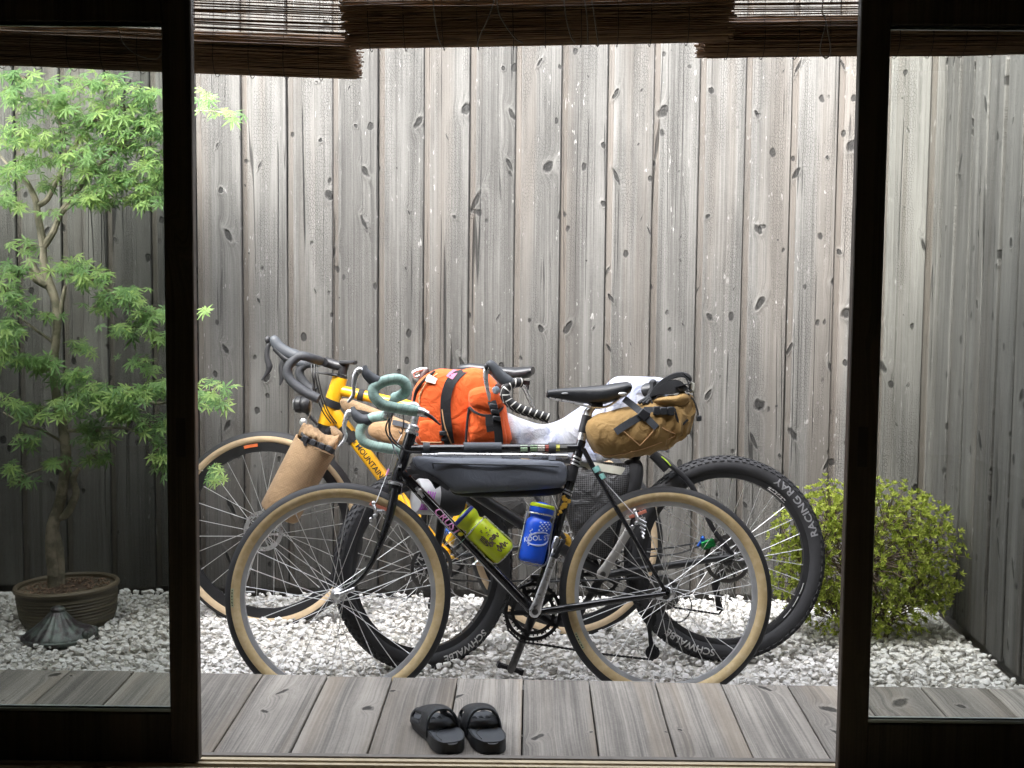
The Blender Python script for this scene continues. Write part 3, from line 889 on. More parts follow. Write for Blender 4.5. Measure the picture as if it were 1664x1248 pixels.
g = MB(); g.add([(-3.2, 3.17, 2.46), (3.2, 3.17, 2.46), (3.2, EY, 2.30), (-3.2, EY, 2.30), (-3.2, 3.17, 2.52), (3.2, 3.17, 2.52), (3.2, EY, 2.35), (-3.2, EY, 2.35)],
            [(0, 1, 2, 3), (7, 6, 5, 4), (0, 4, 5, 1), (1, 5, 6, 2), (2, 6, 7, 3), (3, 7, 4, 0)])
struct('eave', g, M['eave_wood'])
g = MB(); g.add([(-3.3, EY + .03, 2.36), (3.3, EY + .03, 2.36), (3.3, -2.6, 4.1), (-3.3, -2.6, 4.1), (-3.3, EY + .03, 2.40), (3.3, EY + .03, 2.40), (3.3, -2.6, 4.16), (-3.3, -2.6, 4.16)],
            [(0, 1, 2, 3), (7, 6, 5, 4), (0, 4, 5, 1), (1, 5, 6, 2), (2, 6, 7, 3), (3, 7, 4, 0)])
struct('roof', g, M['roof'])

# reed blinds, rolled up under the eave
def blind(label, Y, pa, pb, r_px, sheet=True, cords=(), seed=0, ragged=(.012, .012)):
    rs = np.random.RandomState(seed)
    A, B = at(*pa, Y), at(*pb, Y); rad = r_px / F_PX * Y
    root = thing('reed_blind', label, 'blind', (A + B) / 2, 'reed blinds under the eave')
    ax = (B - A).normalized(); up = V((0, 0, 1)); up = (up - ax * up.dot(ax)).normalized(); dp = ax.cross(up)
    mb = MB(); rr = .0021
    def reed(off0, off1, jit):
        p0 = A + off0 - ax * rs.uniform(0, ragged[0]); p1 = B + off1 + ax * rs.uniform(0, ragged[1])
        k = 6
        pts = []
        for i in range(k + 1):
            t = i / k
            pts.append(p0.lerp(p1, t) + (up * rs.normal() + dp * rs.normal()) * jit)
        mb.tube(pts, rr * rs.uniform(.75, 1.2), 5)
    turns = 3.2; n = 0; th = 0
    while th < turns * 2 * math.pi:
        q = rad * (.42 + .58 * th / (turns * 2 * math.pi)) + rs.normal() * .0008
        off = (up * math.cos(th) + dp * math.sin(th)) * q
        reed(off, off, .0009); th += .0040 / q
    mb.build('roll', M['reed'], root)
    if sheet:
        mb = MB(); z = .0
        while z < .40:
            off = dp * (rad * .95) * 0 + up * (z) - dp * (-rad * .96)
            sag = .004 * math.sin(z * 30)
            reed(off + dp * sag, off + dp * sag, .0012); z += rs.uniform(.0048, .0068)
        mb.build('hanging_sheet', M['reed'], root)
    # binding threads
    L = (B - A).length; x = .045
    while x < L - .02:
        c = A + ax * x
        ring = [c + (up * math.cos(a) + dp * math.sin(a)) * (rad + .0024) for a in np.linspace(0, 2 * math.pi, 20, endpoint=False)]
        mb = MB(); mb.tube(ring, .0009, 4, closed=True)
        if sheet:
            pts = [c + up * (z) + dp * (rad * .96 + (.0036 if i % 2 else -.0036)) for i, z in enumerate(np.arange(.0, .40, .006))]
            mb.tube(pts, .0007, 4)
        mb.build('binding_thread', M['warp'], root); x += .083 + rs.normal() * .006
    for pts in cords:
        mb = MB(); mb.tube(catmull([at(px, py, Y - rad - .012 - (q[0] if q else 0)) for px, py, *q in pts], 6), .0017, 5)
        mb.build('cord', M['cord'], root)
    return root
blind('dark rolled reed blind drooping to its end above the maple side', 3.58, (-190, 66), (566, 96), 35, True, [[(190, 40), (200, 70), (225, 90), (255, 95), (265, 80)]], 1, (.01, .035))
blind('dark rolled reed blind in the middle, hanging highest', 3.49, (572, 40), (1176, 28), 42, True,
      [[(703, -10), (706, 25), (712, 60), (718, 76)], [(806, -10), (795, 25), (780, 58), (775, 76)], [(806, -10), (812, 25), (835, 60), (850, 70)], [(915, -10), (920, 30), (928, 60), (935, 70)], [(948, -10), (954, 30), (955, 70)], [(960, -10), (966, 30), (972, 72), (968, 72)]], 2, (.025, .025))
blind('dark rolled reed blind reaching to the side fence', 3.57, (1150, 62), (1760, 56), 33, True, [[(1338, -5), (1336, 20), (1342, 35), (1334, 70), (1334, 88), (1344, 94), (1350, 82), (1345, 50), (1340, 24)]], 3, (.03, .01))
# ------------------------------------------------------------------ bicycle building blocks
def unit_text_on_tyre(c, axis, Rt, rt, th0, sgn, up_out):
    """maps lettering onto the near sidewall: th0 mid angle (from straight up, clockwise seen from the viewer), sgn +1 reads clockwise, up_out letters' tops outward"""
    ax = axis.normalized()
    e_up = (V((0, 0, 1)) - ax * ax.z).normalized(); e_r = e_up.cross(ax)
    if e_r.x < 0: e_r = -e_r
    Rc = Rt - rt; rm = Rc + rt * 0.30 * 0
    def fn(x, y):
        rho = rm + (y if up_out else -y)
        a = th0 + sgn * x / rm
        k = max(-.99, min(.99, (rho - Rc) / rt)); h = rt * math.sqrt(1 - k * k) + .0011
        return c + (e_up * math.cos(a) + e_r * math.sin(a)) * rho + ax * h
    return fn

def wheel(parent, c, axis, Rt, rt, tread_m, side_m, rim_m, hub_m, nsp=32, seed=0, split=78, knob=0, rim_deep=.016, spoke_m=None, rimw=.0115):
    ax = axis.normalized(); Rc = Rt - rt
    e1 = (V((0, 0, 1)) - ax * ax.z).normalized(); e2 = ax.cross(e1)
    Ro = Rt - 2 * rt + .005
    mb = MB(); mb.sweep(c, ax, [(Ro + .003, -rimw), (Ro + .003, rimw), (Ro - .004, rimw - .0005), (Ro - rim_deep, rimw * .55), (Ro - rim_deep - .001, -rimw * .55), (Ro - .004, -rimw + .0005)], 96)
    w = mb.build('wheel', rim_m, parent)
    def arc(a0, a1, n): return [(Rc + rt * math.cos(R(a)), rt * math.sin(R(a))) for a in np.linspace(a0, a1, n)]
    mb = MB(); mb.sweep(c, ax, arc(-split, split, 13), 128, closed=False)
    if knob == 0:
        pass
    mb.build('tyre', tread_m, w)
    mb = MB(); mb.sweep(c, ax, arc(split, 158, 9), 112, closed=False); mb.sweep(c, ax, arc(-158, -split, 9), 112, closed=False)
    mb.build('sidewall', side_m, w)
    if knob:
        mb = MB(); rs = np.random.RandomState(seed)
        for row, a in enumerate((-56, -33, -11, 11, 33, 56)):
            nn = knob
            for i in range(nn):
                th = 2 * math.pi * (i + (row % 2) * .5) / nn
                d = e1 * math.cos(th) + e2 * math.sin(th); tg = -e1 * math.sin(th) + e2 * math.cos(th)
                q = R(a); out = d * math.cos(q) + ax * math.sin(q); sd = ax * math.cos(q) - d * math.sin(q)
                p = c + d * Rc + out * (rt + .0012)
                mb.box(p, tg * (.0062 if abs(a) < 50 else .0075), sd * (.0042 if abs(a) < 50 else .0035), out * .0024)
        o = mb.build('tread_knobs', tread_m, w, smooth=False); o['kind'] = 'stuff'
    # hub
    mb = MB(); fl = .031
    mb.lathe(c, ax, [(.008, -.05), (.012, -.049), (.012, -.040), (.022, -fl - .003), (.0225, -fl + .001), (.012, -fl + .006), (.0095, 0), (.012, fl - .006), (.0225, fl - .001), (.022, fl + .003), (.012, .040), (.012, .049), (.008, .05)], 20)
    mb.build('hub', hub_m, w)
    rim_r = Ro - rim_deep + .001
    for i in range(nsp):
        th = 2 * math.pi * (i + .5) / nsp; side = 1 if i % 2 else -1
        lead = 1 if (i // 2) % 2 else -1
        hth = th + lead * R(72)
        p0 = c + (e1 * math.cos(hth) + e2 * math.sin(hth)) * .0205 + ax * (side * (fl + .001 * lead))
        p1 = c + (e1 * math.cos(th) + e2 * math.sin(th)) * rim_r + ax * (side * .002)
        d = (p1 - p0).normalized()
        mb = MB(); mb.tube([p0, p1 - d * .013, p1 - d * .012, p1], [.00115, .00115, .0019, .0019], 6)
        mb.build('spoke', spoke_m or M['spoke'], w)
    return w

def quick_release(parent, c, axis, direction):
    mb = MB(); ax = axis.normalized()
    mb.lathe(c + ax * .05, ax, [(.010, 0), (.011, .004), (.011, .012), (.007, .016)], 14)
    d = direction.normalized()
    mb.tube([c + ax * .058, c + ax * .064 + d * .02, c + ax * .062 + d * .055], [.006, .005, .0055], 8, flat=(ax, .6))
    return mb.build('quick_release', M['silver'], parent)

def disc(parent, c, ax, r0, r1, off, m, name, arms=6, th=.0018):
    mb = MB(); mb.sweep(c + ax * off, ax, [(r0, -th / 2), (r0, th / 2), (r1, th / 2), (r1, -th / 2)], 48)
    e1 = (V((0, 0, 1)) - ax * ax.z).normalized(); e2 = ax.cross(e1)
    for i in range(arms):
        a = 2 * math.pi * i / arms
        d = e1 * math.cos(a) + e2 * math.sin(a); d2 = e1 * math.cos(a + .35) + e2 * math.sin(a + .35)
        mb.tube([c + ax * off + d * .018, c + ax * off + d2 * (r0 + .001)], .0032, 6, flat=(ax, .35))
    return mb.build(name, m, parent)

def chainring(parent, c, ax, r, off, m, name='chainring', arms=5, teeth=44):
    e1 = (V((0, 0, 1)) - ax * ax.z).normalized(); e2 = ax.cross(e1)
    mb = MB(); mb.sweep(c + ax * off, ax, [(r - .014, -.0015), (r - .014, .0015), (r - .003, .0015), (r - .003, -.0015)], 64)
    for i in range(teeth):
        a = 2 * math.pi * i / teeth; d = e1 * math.cos(a) + e2 * math.sin(a); tg = -e1 * math.sin(a) + e2 * math.cos(a)
        mb.box(c + ax * off + d * (r - .001), tg * .0022, ax * .001, d * .003)
    for i in range(arms):
        a = 2 * math.pi * (i + .3) / arms; d = e1 * math.cos(a) + e2 * math.sin(a)
        mb.tube([c + ax * off, c + ax * off + d * (r - .010)], [.012, .006], 8, flat=(ax, .4))
    return mb.build(name, m, parent)

def chain(parent, pts, m, r=.0042):
    P = [V(p) for p in pts]; path = []; rad = []
    for a, b in zip(P[:-1], P[1:]):
        k = max(1, int((b - a).length / .00635))
        for i in range(k):
            path.append(a.lerp(b, i / k)); rad.append(r if len(rad) % 2 else r * .62)
    mb = MB(); mb.tube(path, rad, 6); return mb.build('chain', m, parent)

def crank(parent, p0, p1, ax, m, r0=.017, r1=.0125, name='crank_arm', th=.42):
    mb = MB(); d = (p1 - p0); L = d.length; d.normalize()
    pts = [p0 - d * r0 * .95, p0 - d * r0 * .7, p0, p0 + d * .03, p0 + d * L * .55, p1 - d * .02, p1, p1 + d * r1 * .7, p1 + d * r1 * .95]
    mb.tube(pts, [r0 * .3, r0 * .72, r0, r0 * .8, r1 * .92, r1 * .95, r1, r1 * .7, r1 * .3], 12, flat=(ax, th))
    o = mb.build(name, m, parent)
    mb = MB(); mb.lathe(p0 + ax * r0 * th, ax, [(.0095, -.004), (.0095, .0022), (.006, .0024), (.0055, .0004)], 16); mb.build('crank_bolt', M['steel_dark'], o)
    return o

def saddle(parent, bp, st, m, w0=0.0):
    """stations: (x, y_top, y_bottom, half width)"""
    rings = []
    for x, yt, yb, hw in st:
        T = bp(x, yt, w0); B = bp(x, yb, w0); h = (T - B)
        ring = []
        for k in range(16):
            a = 2 * math.pi * k / 16
            cs, sn = math.cos(a), math.sin(a)
            up = .5 + .5 * (math.copysign(abs(sn) ** .8, sn))
            ring.append(B + h * up + bp.n * (hw * math.copysign(abs(cs) ** .65, cs)))
        rings.append(ring)
    mb = MB(); mb.loft(rings); return mb.build('saddle', m, parent)

def cable(parent, pts, r=.0022, m=None, name='cable'):
    mb = MB(); mb.tube(catmull(pts, 6), r, 6); return mb.build(name, m or M['cable'], parent)

def outline(bp, pts, w=0.0, k=4):
    return catmull(bp.path(pts, w), k, closed=True)

# ------------------------------------------------------------------ black touring bicycle nearest the deck
A = Plane(at(550, 967, 4.22), at(1082, 965, 4.30), 12)
fa, ra, ba = A(550, 967), A(1082, 965), A(868, 995)
foot = A(868, 1150); foot.z = 0.0
bikeA = thing('bicycle', 'black steel bicycle with mint bar tape and tan-wall tyres nearest the deck', 'bicycle', foot, 'bicycles parked in the courtyard')
def T(bp, parent, name, pts, r, m, n=12, smooth_k=0, w=0.0, **kw):
    p = bp.path(pts, w)
    if smooth_k: p = catmull(p, smooth_k)
    mb = MB(); mb.tube(p, r, n, **kw); return mb.build(name, m, parent)

w1 = wheel(bikeA, fa, A.n, .3405, .0245, M['rubber'], M['tan'], M['rim'], M['silver'], 32, 1)
w2 = wheel(bikeA, ra, A.n, .3300, .0245, M['rubber'], M['tan'], M['rim'], M['silver'], 32, 2)
def tyre_tag(w_, c, bp, Rt, rt, th, body, size, m=M['black_print'], sg=1, out=True, st=1.0, shear=0.0):
    lettering(body, size, unit_text_on_tyre(c, bp.n if isinstance(bp, Plane) else bp, Rt, rt, R(th), sg, out), m, w_, 'lettering', shear, st)
def tyre_patch(w_, c, n, Rt, rt, th, span, m_patch, m_ink):
    """small pale maker's patch with illegible marks"""
    fn = unit_text_on_tyre(c, n, Rt, rt, R(th), 1, True)
    b = MB(); k = 10; vv = [fn(span * (i / k - .5), y) for i in range(k + 1) for y in (-.004, .004)]
    b.add(vv, [(2 * i, 2 * i + 1, 2 * i + 3, 2 * i + 2) for i in range(k)]); b.build('patch', m_patch, w_)
    b = MB()
    for i, (t, l) in enumerate(((-.40, .004), (-.26, .006), (-.08, .0025), (.08, .005), (.26, .005), (.40, .0035))):
        b.tube([fn(t * span - l / 2, .0), fn(t * span + l / 2, .0005)], .0016, 5)
    b.build('print', m_ink, w_)
M['patch'] = plain('pale_patch', (0.52, 0.56, 0.36), .6)
tyre_patch(w1, fa, A.n, .3405, .0245, 269, .055, M['patch'], M['black_print'])
tyre_patch(w2, ra, A.n, .3300, .0245, 243, .055, M['patch'], M['black_print'])
quick_release(w1, fa, A.n, A(595, 948, .06) - A(555, 964, .06))
quick_release(w2, ra, A.n, A(1055, 972, .06) - A(1082, 966, .06))
# valve
mb = MB(); mb.tube([A(388, 967 - 5), A(414, 962)], [.003, .0025], 8); mb.build('valve', M['spoke'], w1)
# frame
frA = T(A, bikeA, 'frame', [(669, 703), (644, 781)], .0178, M['black_paint'], 16)
T(A, frA, 'top_tube', [(665, 730), (944, 728)], .0143, M['black_paint'], 16)
T(A, frA, 'down_tube', [(650, 766), (868, 995)], .0160, M['black_paint'], 16)
T(A, frA, 'seat_tube', [(945, 716), (868, 995)], .0148, M['black_paint'], 16)
T(A, frA, 'bottom_bracket', [(868, 995, -.036), (868, 995, .036)], .0205, M['black_paint'], 18)
for s in (-1, 1):
    T(A, frA, 'seat_stay', [(948, 730, s * .020), (990, 806, s * .045), (1082, 962, s * .064)], [.0078, .0078, .0062], M['black_paint'], 10, 4)
    T(A, frA, 'chain_stay', [(872, 995, s * .022), (930, 987, s * .040), (1000, 976, s * .052), (1082, 965, s * .064)], [.0115, .0125, .010, .0075], M['black_paint'], 12, 4)
    mb = MB(); mb.ball(A(1082, 964, s * .064), A.u * .016, A.v * .020, A.n * .004); mb.build('dropout', M['black_paint'], frA)
T(A, frA, 'stay_bridge', [(985, 795, -.04), (985, 795, .04)], .006, M['black_paint'])
for (y0, y1, x0, x1) in ((700, 706, 670, 668), (783, 789, 643.5, 642)):
    mb = MB(); c0, c1 = A(x0, y0), A(x1, y1); mb.tube([c0, c0.lerp(c1, .15), c0.lerp(c1, .85), c1], [.018, .0225, .0225, .018], 18); mb.build('headset_cup', M['silver'], frA)
mb = MB(); c0, c1 = A(672.5, 690), A(670, 699); mb.tube([c0, c0.lerp(c1, .3), c1], [.0135, .0195, .020], 18); mb.build('headset_nut', M['silver'], frA)
# white lines and name on the down tube
def on_tube(bp, p0, p1, rad, flip=1):
    P0, P1 = bp(*p0), bp(*p1); d = (P1 - P0).normalized(); up = bp.n.cross(d); up = up if up.z > 0 else -up
    c = (P0 + P1) / 2
    def fn(x, y):
        a = y / rad
        return c + d * x * flip + (up * math.sin(a) * flip + bp.n * math.cos(a)) * (rad + .0007)
    return fn
lettering('CRUST', .033, on_tube(A, (708, 828), (744, 866), .0160), M['pink'], frA, shear=.2)
for (a, b) in (((664, 779), (692, 808)), ((716, 833), (750, 868))):
    fn = on_tube(A, a, b, .0160); L = (A(*b) - A(*a)).length
    mb = MB(); mb.tube([fn(-L / 2, .012), fn(0, .012), fn(L / 2, .012)], .0008, 5); mb.build('lug_line', M['white_print'], frA)
fn = on_tube(A, (740, 864), (752, 877), .0160)
mb = MB(); mb.ball(fn(0, .006), A.u * .009, A.v * .006, A.n * .002); mb.build('sticker', plain('yellow_sticker', (.8, .66, .05), .5), frA)
for dx in (-.014, .018):
    mb = MB(); mb.tube([fn(dx, -.018), fn(dx, -.006), fn(dx, .006), fn(dx, .018)], .0009, 5); mb.build('sticker_line', M['teal_clip'], frA)
fn = on_tube(A, (923, 800), (911, 843), .0148)
mb = MB(); 
for k in range(14):
    random.seed(k); mb.ball(fn(random.uniform(-.035, .035), random.uniform(-.012, .012)), A.u * random.uniform(.004, .009), A.v * random.uniform(.004, .008), A.n * .0012, 8, 5)
mb.build('gold_decal', M['gold'], frA)
# top tube stickers
fn = on_tube(A, (845, 729), (925, 728), .0143)
for k, (x, c) in enumerate(((-.065, (.45, .62, .40)), (-.035, (.30, .45, .25)), (-.012, (.65, .62, .55)), (.012, (.40, .08, .06)), (.035, (.62, .58, .10)), (.058, (.10, .10, .09)))):
    mb = MB(); rows = [[fn(x + a * .011, b * .010) for b in (-1, 0, 1)] for a in (-1, 1)]
    mb.add(rows[0] + rows[1], [(0, 1, 4, 3), (1, 2, 5, 4)]); mb.build('sticker', plain('sticker_%d' % k, c, .5, var=.5, scale=220), frA)
# cables along the frame
for off in (.010, -.012):
    fn = on_tube(A, (655, 772), (850, 978), .0160); L = (A(850, 978) - A(655, 772)).length
    mb = MB(); mb.tube([fn(-L * .38, off), fn(0, off), fn(L * .48, off)], .0010, 5); mb.build('cable', M['cable_silver'], frA)
mb = MB(); mb.lathe(A(682, 799, .018), A.n, [(.007, -.004), (.009, .0), (.009, .006), (.005, .008)], 12); mb.tube([A(676, 792, .02), A(688, 808, .02)], .0055, 8); mb.build('cable_stop', M['silver'], frA)
# fork
fk = T(A, bikeA, 'fork', [(643, 787), (641.5, 803)], [.021, .0195], M['black_paint'], 16)
for s in (-1, 1):
    T(A, fk, 'fork_blade', [(642, 795, s * .030), (635, 830, s * .040), (626, 860, s * .046), (615, 890, s * .049), (602, 918, s * .050), (582, 944, s * .050), (553, 964, s * .050)], [.0135, .0135, .012, .0105, .0088, .0075, .007], M['black_paint'], 12, 4)
T(A, fk, 'fork_crown', [(642, 797, -.034), (642, 797, .034)], .0155, M['black_paint'], 12)
for p in ((614, 890), (617, 872)):
    mb = MB(); mb.lathe(A(p[0], p[1], .058), A.n, [(.0035, 0), (.0035, .005), (.001, .006)], 8); mb.build('eyelet', M['steel_dark'], fk)
# stem and bar
st = T(A, bikeA, 'stem', [(669, 700), (677.5, 668), (676, 661), (668, 659), (634, 668)], [.0112, .0112, .0115, .012, .0125], M['silver'], 14, 4)
T(A, st, 'bar_clamp', [(633, 669, -.022), (633, 669, .022)], .0175, M['silver'], 14)
near = [(633, 669, .0), (637, 656, .07), (642, 646, .12), (650, 643.5, .165), (658, 638, .19), (660.5, 630, .20), (657, 621.5, .205), (647, 616.5, .21), (634, 617, .21), (620, 621.5, .21), (609, 629, .212), (606, 637, .214), (610, 647, .216), (621, 656.5, .217), (638, 662, .218), (658, 665, .218), (679, 668.5, .218)]
far = [(633, 669, .0), (632, 672, -.06), (628, 675, -.12), (620, 676.5, -.18), (604, 679, -.20), (592, 688, -.205), (586, 698, -.208), (586, 709, -.210), (593, 719, -.212), (609, 725, -.213), (632, 729, -.213), (652, 732, -.213)]
hb = T(A, bikeA, 'handlebar', near[:4][::-1] + far[1:3], .0132, M['silver'], 12, 4)
T(A, hb, 'bar_tape', near[2:], .0162, M['teal_tape'], 14, 6)
T(A, hb, 'bar_tape', far[2:], .0162, M['teal_tape'], 14, 6)
def hood(bp, parent, pts, rad, m, flat=.8):
    p = catmull(bp.path(pts), 5); mb = MB(); mb.tube(p, rad, 14, flat=(bp.n, flat)); return mb.build('brake_hood', m, parent)
hood(A, hb, [(622, 622, .21), (611, 620, .21), (601, 613, .21), (594, 604, .21), (592.5, 594, .21)], [.0135, .0195, .0185, .0165, .0150, .0105, .006], M['hood'])
T(A, hb, 'brake_lever', [(592, 606, .21), (584, 602, .212), (577.5, 611, .212), (575, 624, .212), (575, 637, .212), (572, 646, .212), (565, 654, .212)], [.0065, .011, .009, .0065, .0062, .006, .0035], M['silver'], 10, 4, flat=(A.n, .65))
hood(A, hb, [(604, 680, -.20), (594, 683, -.20), (584, 680, -.20), (576, 671, -.20), (573, 661, -.20)], [.0135, .0195, .0185, .017, .0150, .0105, .006], M['hood'])
T(A, hb, 'brake_lever', [(574, 674, -.2), (567, 670, -.2), (561, 684, -.2), (559, 697, -.2), (562, 708, -.2), (558, 718, -.2), (550, 726, -.2)], [.0065, .010, .008, .0062, .006, .0055, .0035], M['silver'], 10, 4, flat=(A.n, .65))
sh = T(A, hb, 'shifter', [(677, 668.2, .218), (686, 670, .218), (696, 674, .218)], [.0145, .014, .010], M['silver'], 12)
T(A, sh, 'shift_lever', [(690, 672, .226), (700, 677, .226), (708, 684, .226), (716, 691, .226)], [.006, .0055, .0042, .002], M['satin_black'], 8, 3)
cable(bikeA, A.path([(640, 668, .10), (628, 690, .09), (629, 706, .07), (642, 722, .05), (662, 733, .04), (684, 735, .03)]), .0026)
cable(bikeA, A.path([(636, 670, .06), (632, 692, .06), (638, 712, .05), (655, 728, .04)]), .0024)
cable(bikeA, A.path([(640, 666, -.06), (633, 700, -.03), (640, 728, .0), (650, 750, .02), (646, 764, .02)]), .0024)
cable(bikeA, A.path([(655, 668, .05), (656, 690, .05), (652, 705, .04), (648, 700, .03)]), .0018)
cable(bikeA, A.path([(653, 706, .03), (642, 728, .03), (630, 767, .02), (611, 817, .03)]), .0012, M['cable_silver'])
mb = MB(); mb.tube([A(632, 762, .021), A(628, 772, .021)], .0032, 6); mb.build('cable_donut', M['pink'], bikeA)
T(A, bikeA, 'cable_hanger', [(660, 733, .0), (652, 752, .012), (649, 760, .018)], [.003, .004, .006], M['silver'], 8)
# cantilever brakes
def canti(bp, px, py, s=1.0, tilt=0.0):
    c = bp(px, py, .045); u, v, n = bp.u, bp.v, bp.n
    b = MB(); b.lathe(c - n * .01, n, [(.005, 0), (.0065, .004), (.0065, .02), (.003, .024)], 10)
    b.tube([c + u * .004, c + v * .018 + u * .002 + n * .008, c + v * .036 - u * .004], [.006, .0055, .005], 8)
    b.ball(c + v * .038 - u * .004, u * .007, v * .007, n * .007, 10, 6)
    b.tube([c + v * .012, c + v * .014 + u * .028 - n * .006], [.0048, .004], 8)
    b.ball(c - v * .012 - u * .012, u * .006, v * .008, n * .005, 8, 6)
    br = b.build('brake', M['silver'], bikeA)
    d = (u * math.cos(tilt) + v * math.sin(tilt)).normalized()
    b = MB(); b.box(c + v * .028 + u * .010 - n * .030, d * .028, (v * math.cos(tilt) - u * math.sin(tilt)) * .005, n * .005, .001); b.build('brake_pad', M['pad'], br)
    return br
canti(A, 609, 838, 1, -.35); canti(A, 1034, 850, 1, .35)
c = A(1046, 858, .05)
b = MB()
for k in range(5):
    b.tube([A(1036 + k * 2, 842 + k * 7, .05), A(1050 - k, 850 + k * 6, .058)], .0038, 7)
b.build('brake_linkage', M['silver'], bikeA)
cable(bikeA, A.path([(949, 740, .02), (968, 764, .03), (989, 790, .03), (1030, 836, .05)]), .0014, M['cable_silver'])
for y in (0, 12):
    T(A, frA, 'mint_clip', [(967 + y * .7, 759 + y, .034), (971.5 + y * .7, 767 + y, .036)], .0115, M['teal_clip'], 12)
# cranks, rings, chain, gears
crank(bikeA, A(869, 994, .062), A(904, 893, .072), A.n, M['silver'], .0185, .0125)
crank(bikeA, A(868, 996, -.062), A(830.5, 1088, -.072), A.n, M['steel_dark'], .0175, .0125)
chainring(bikeA, ba, A.n, .092, -.046, M['satin_black'])
chainring(bikeA, ba, A.n, .072, -.038, M['satin_black'], teeth=34)
def pedal(bp, c, ax, tilt, parent, m, L=.045, wd=.035):
    d = (bp.u * math.cos(tilt) - bp.v * math.sin(tilt)); up = d.cross(ax)
    mb = MB()
    for s in (-1, 1):
        mb.box(c + ax * .055 + d * (s * L * .8), d * .006, ax * wd, up * .009, .002)
    mb.box(c + ax * .022, d * L * .8, ax * .004, up * .006, .001); mb.box(c + ax * .085, d * L * .8, ax * .004, up * .006, .001)
    mb.tube([c, c + ax * .09], .007, 10)
    return mb.build('pedal', m, parent)
pedal(A, A(830.5, 1088, -.078), -A.n, .32, bikeA, M['satin_black'])
pn = pedal(A, A(904, 892, .078), A.n, -1.1, bikeA, M['satin_black'], .03, .028)
mb = MB(); mb.box(A(902, 882, .13), A.u * .006 + A.v * .018, A.n * .02, A.u * .006 - A.v * .002, .0015); mb.build('pedal_plate', M['silver'], pn)
mb = MB(); pr = [(.012, -.03)]
for k in range(8): pr += [(.021 + k * .0042, -.034 + 0.0038 * (7 - k) * -1 - .0), (.021 + k * .0042, -.0325 - .0038 * (7 - k))]
mb.lathe(ra, A.n, [(.012, -.062)] + [q for k in range(8) for q in ((.022 + .0042 * k, -.060 + .0038 * k), (.022 + .0042 * k, -.0585 + .0038 * k), (.016, -.0575 + .0038 * k))] + [(.012, -.029)], 40); mb.build('cassette', M['steel_dark'], bikeA)
dr = MB(); dr.tube(A.path([(1082, 975, -.065), (1068, 992, -.068), (1056, 1002, -.066)]), [.009, .012, .009], 8)
for s in (-.006, .006): dr.tube(A.path([(1054, 1000, -.060 + s), (1056, 1030, -.060 + s), (1060, 1062, -.060 + s)]), [.011, .006, .009], 8, flat=(A.n, .2))
dr = dr.build('derailleur', M['satin_black'], bikeA)
for p in ((1055, 1003), (1060, 1060)):
    mb = MB(); mb.lathe(A(p[0], p[1], -.064), A.n, [(.004, 0), (.0225, .001), (.0225, .006), (.004, .007)], 14); mb.build('jockey_wheel', M['satin_black'], dr)
chain(bikeA, A.path([(1086, 935, -.046), (1000, 942, -.046), (900, 945, -.046), (868, 944, -.046), (836, 958, -.046), (819, 990, -.046), (826, 1024, -.046), (846, 1043, -.046), (890, 1049, -.05), (980, 1063, -.055), (1060, 1072, -.06), (1070, 1062, -.06), (1058, 1040, -.06), (1050, 1010, -.06), (1062, 996, -.06)]), M['satin_black'])
cable(bikeA, A.path([(1072, 968, -.06), (1110, 962, -.07), (1124, 985, -.07), (1108, 1010, -.07), (1075, 1005, -.07)]), .0022)
# front derailleur cage
mb = MB(); mb.box(A(872, 938, -.045), A.u * .02, A.v * .009, A.n * .007, .002); mb.build('cage', M['steel_dark'], bikeA)
# seatpost, saddle
T(A, bikeA, 'seatpost', [(943, 722), (956, 669), (964, 659)], [.0132, .0132, .012], M['silver'], 14)
T(A, bikeA, 'post_wrap', [(947.5, 704), (954.5, 676)], .0162, M['satin_black'], 12)
sd = saddle(bikeA, A, [(887.5, 639, 645, .010), (890, 634.5, 647, .017), (900, 632.5, 648, .021), (920, 630.5, 651, .025), (945, 629, 655, .032), (965, 627.5, 657.5, .043), (985, 625.5, 656, .058), (1003, 623, 650.5, .069), (1016, 621.5, 645, .073), (1021, 624, 641, .070), (1023, 629, 636, .062)], M['saddle'])
for s in (-1, 1):
    T(A, sd, 'rail', [(893, 647, s * .012), (930, 654, s * .02), (955, 660, s * .022), (985, 661, s * .022), (1006, 648, s * .035)], .0036, M['silver'], 8, 4)
mb = MB(); mb.box(A(968, 659), A.u * .02, A.v * .009, A.n * .026, .003); mb.build('saddle_clamp', M['satin_black'], sd)
mb = MB(); mb.ball(A(1012, 640, .066), A.u * .014, A.v * .006, A.n * .004, 12, 6); mb.build('badge', M['silver'], sd)
mb = MB(); mb.ball(A(918, 639.5, .027), A.u * .011, A.v * .0035, A.n * .0025, 12, 6); mb.build('badge', M['grey_print'], sd)
# bottle cages
def cage(bp, parent, p0, p1, rad, w):
    P0, P1 = bp(*p0, w), bp(*p1, w); d = (P1 - P0).normalized(); sd_ = bp.n.cross(d)
    mb = MB(); pts = []
    for a in np.linspace(-2.4, 2.4, 15): pts.append(P0 + sd_ * (rad * math.sin(a)) + bp.n * (rad * math.cos(a)))
    lo = [P1 + sd_ * (rad * s) + bp.n * (rad * .35) for s in (-1, 1)]
    mb.tube(catmull([pts[0], *pts[1:-1], pts[-1]], 2), .0026, 7)
    mb.tube(catmull([P0 + sd_ * (-rad * .99) + bp.n * .01, P0.lerp(P1, .5) - sd_ * rad * 1.02 + bp.n * .012, lo[0], P1 + d * .012 + bp.n * .005, lo[1], P0.lerp(P1, .5) + sd_ * rad * 1.02 + bp.n * .012, P0 + sd_ * (rad * .99) + bp.n * .01], 5), .0026, 7)
    return mb.build('bottle_cage', M['silver'], parent)
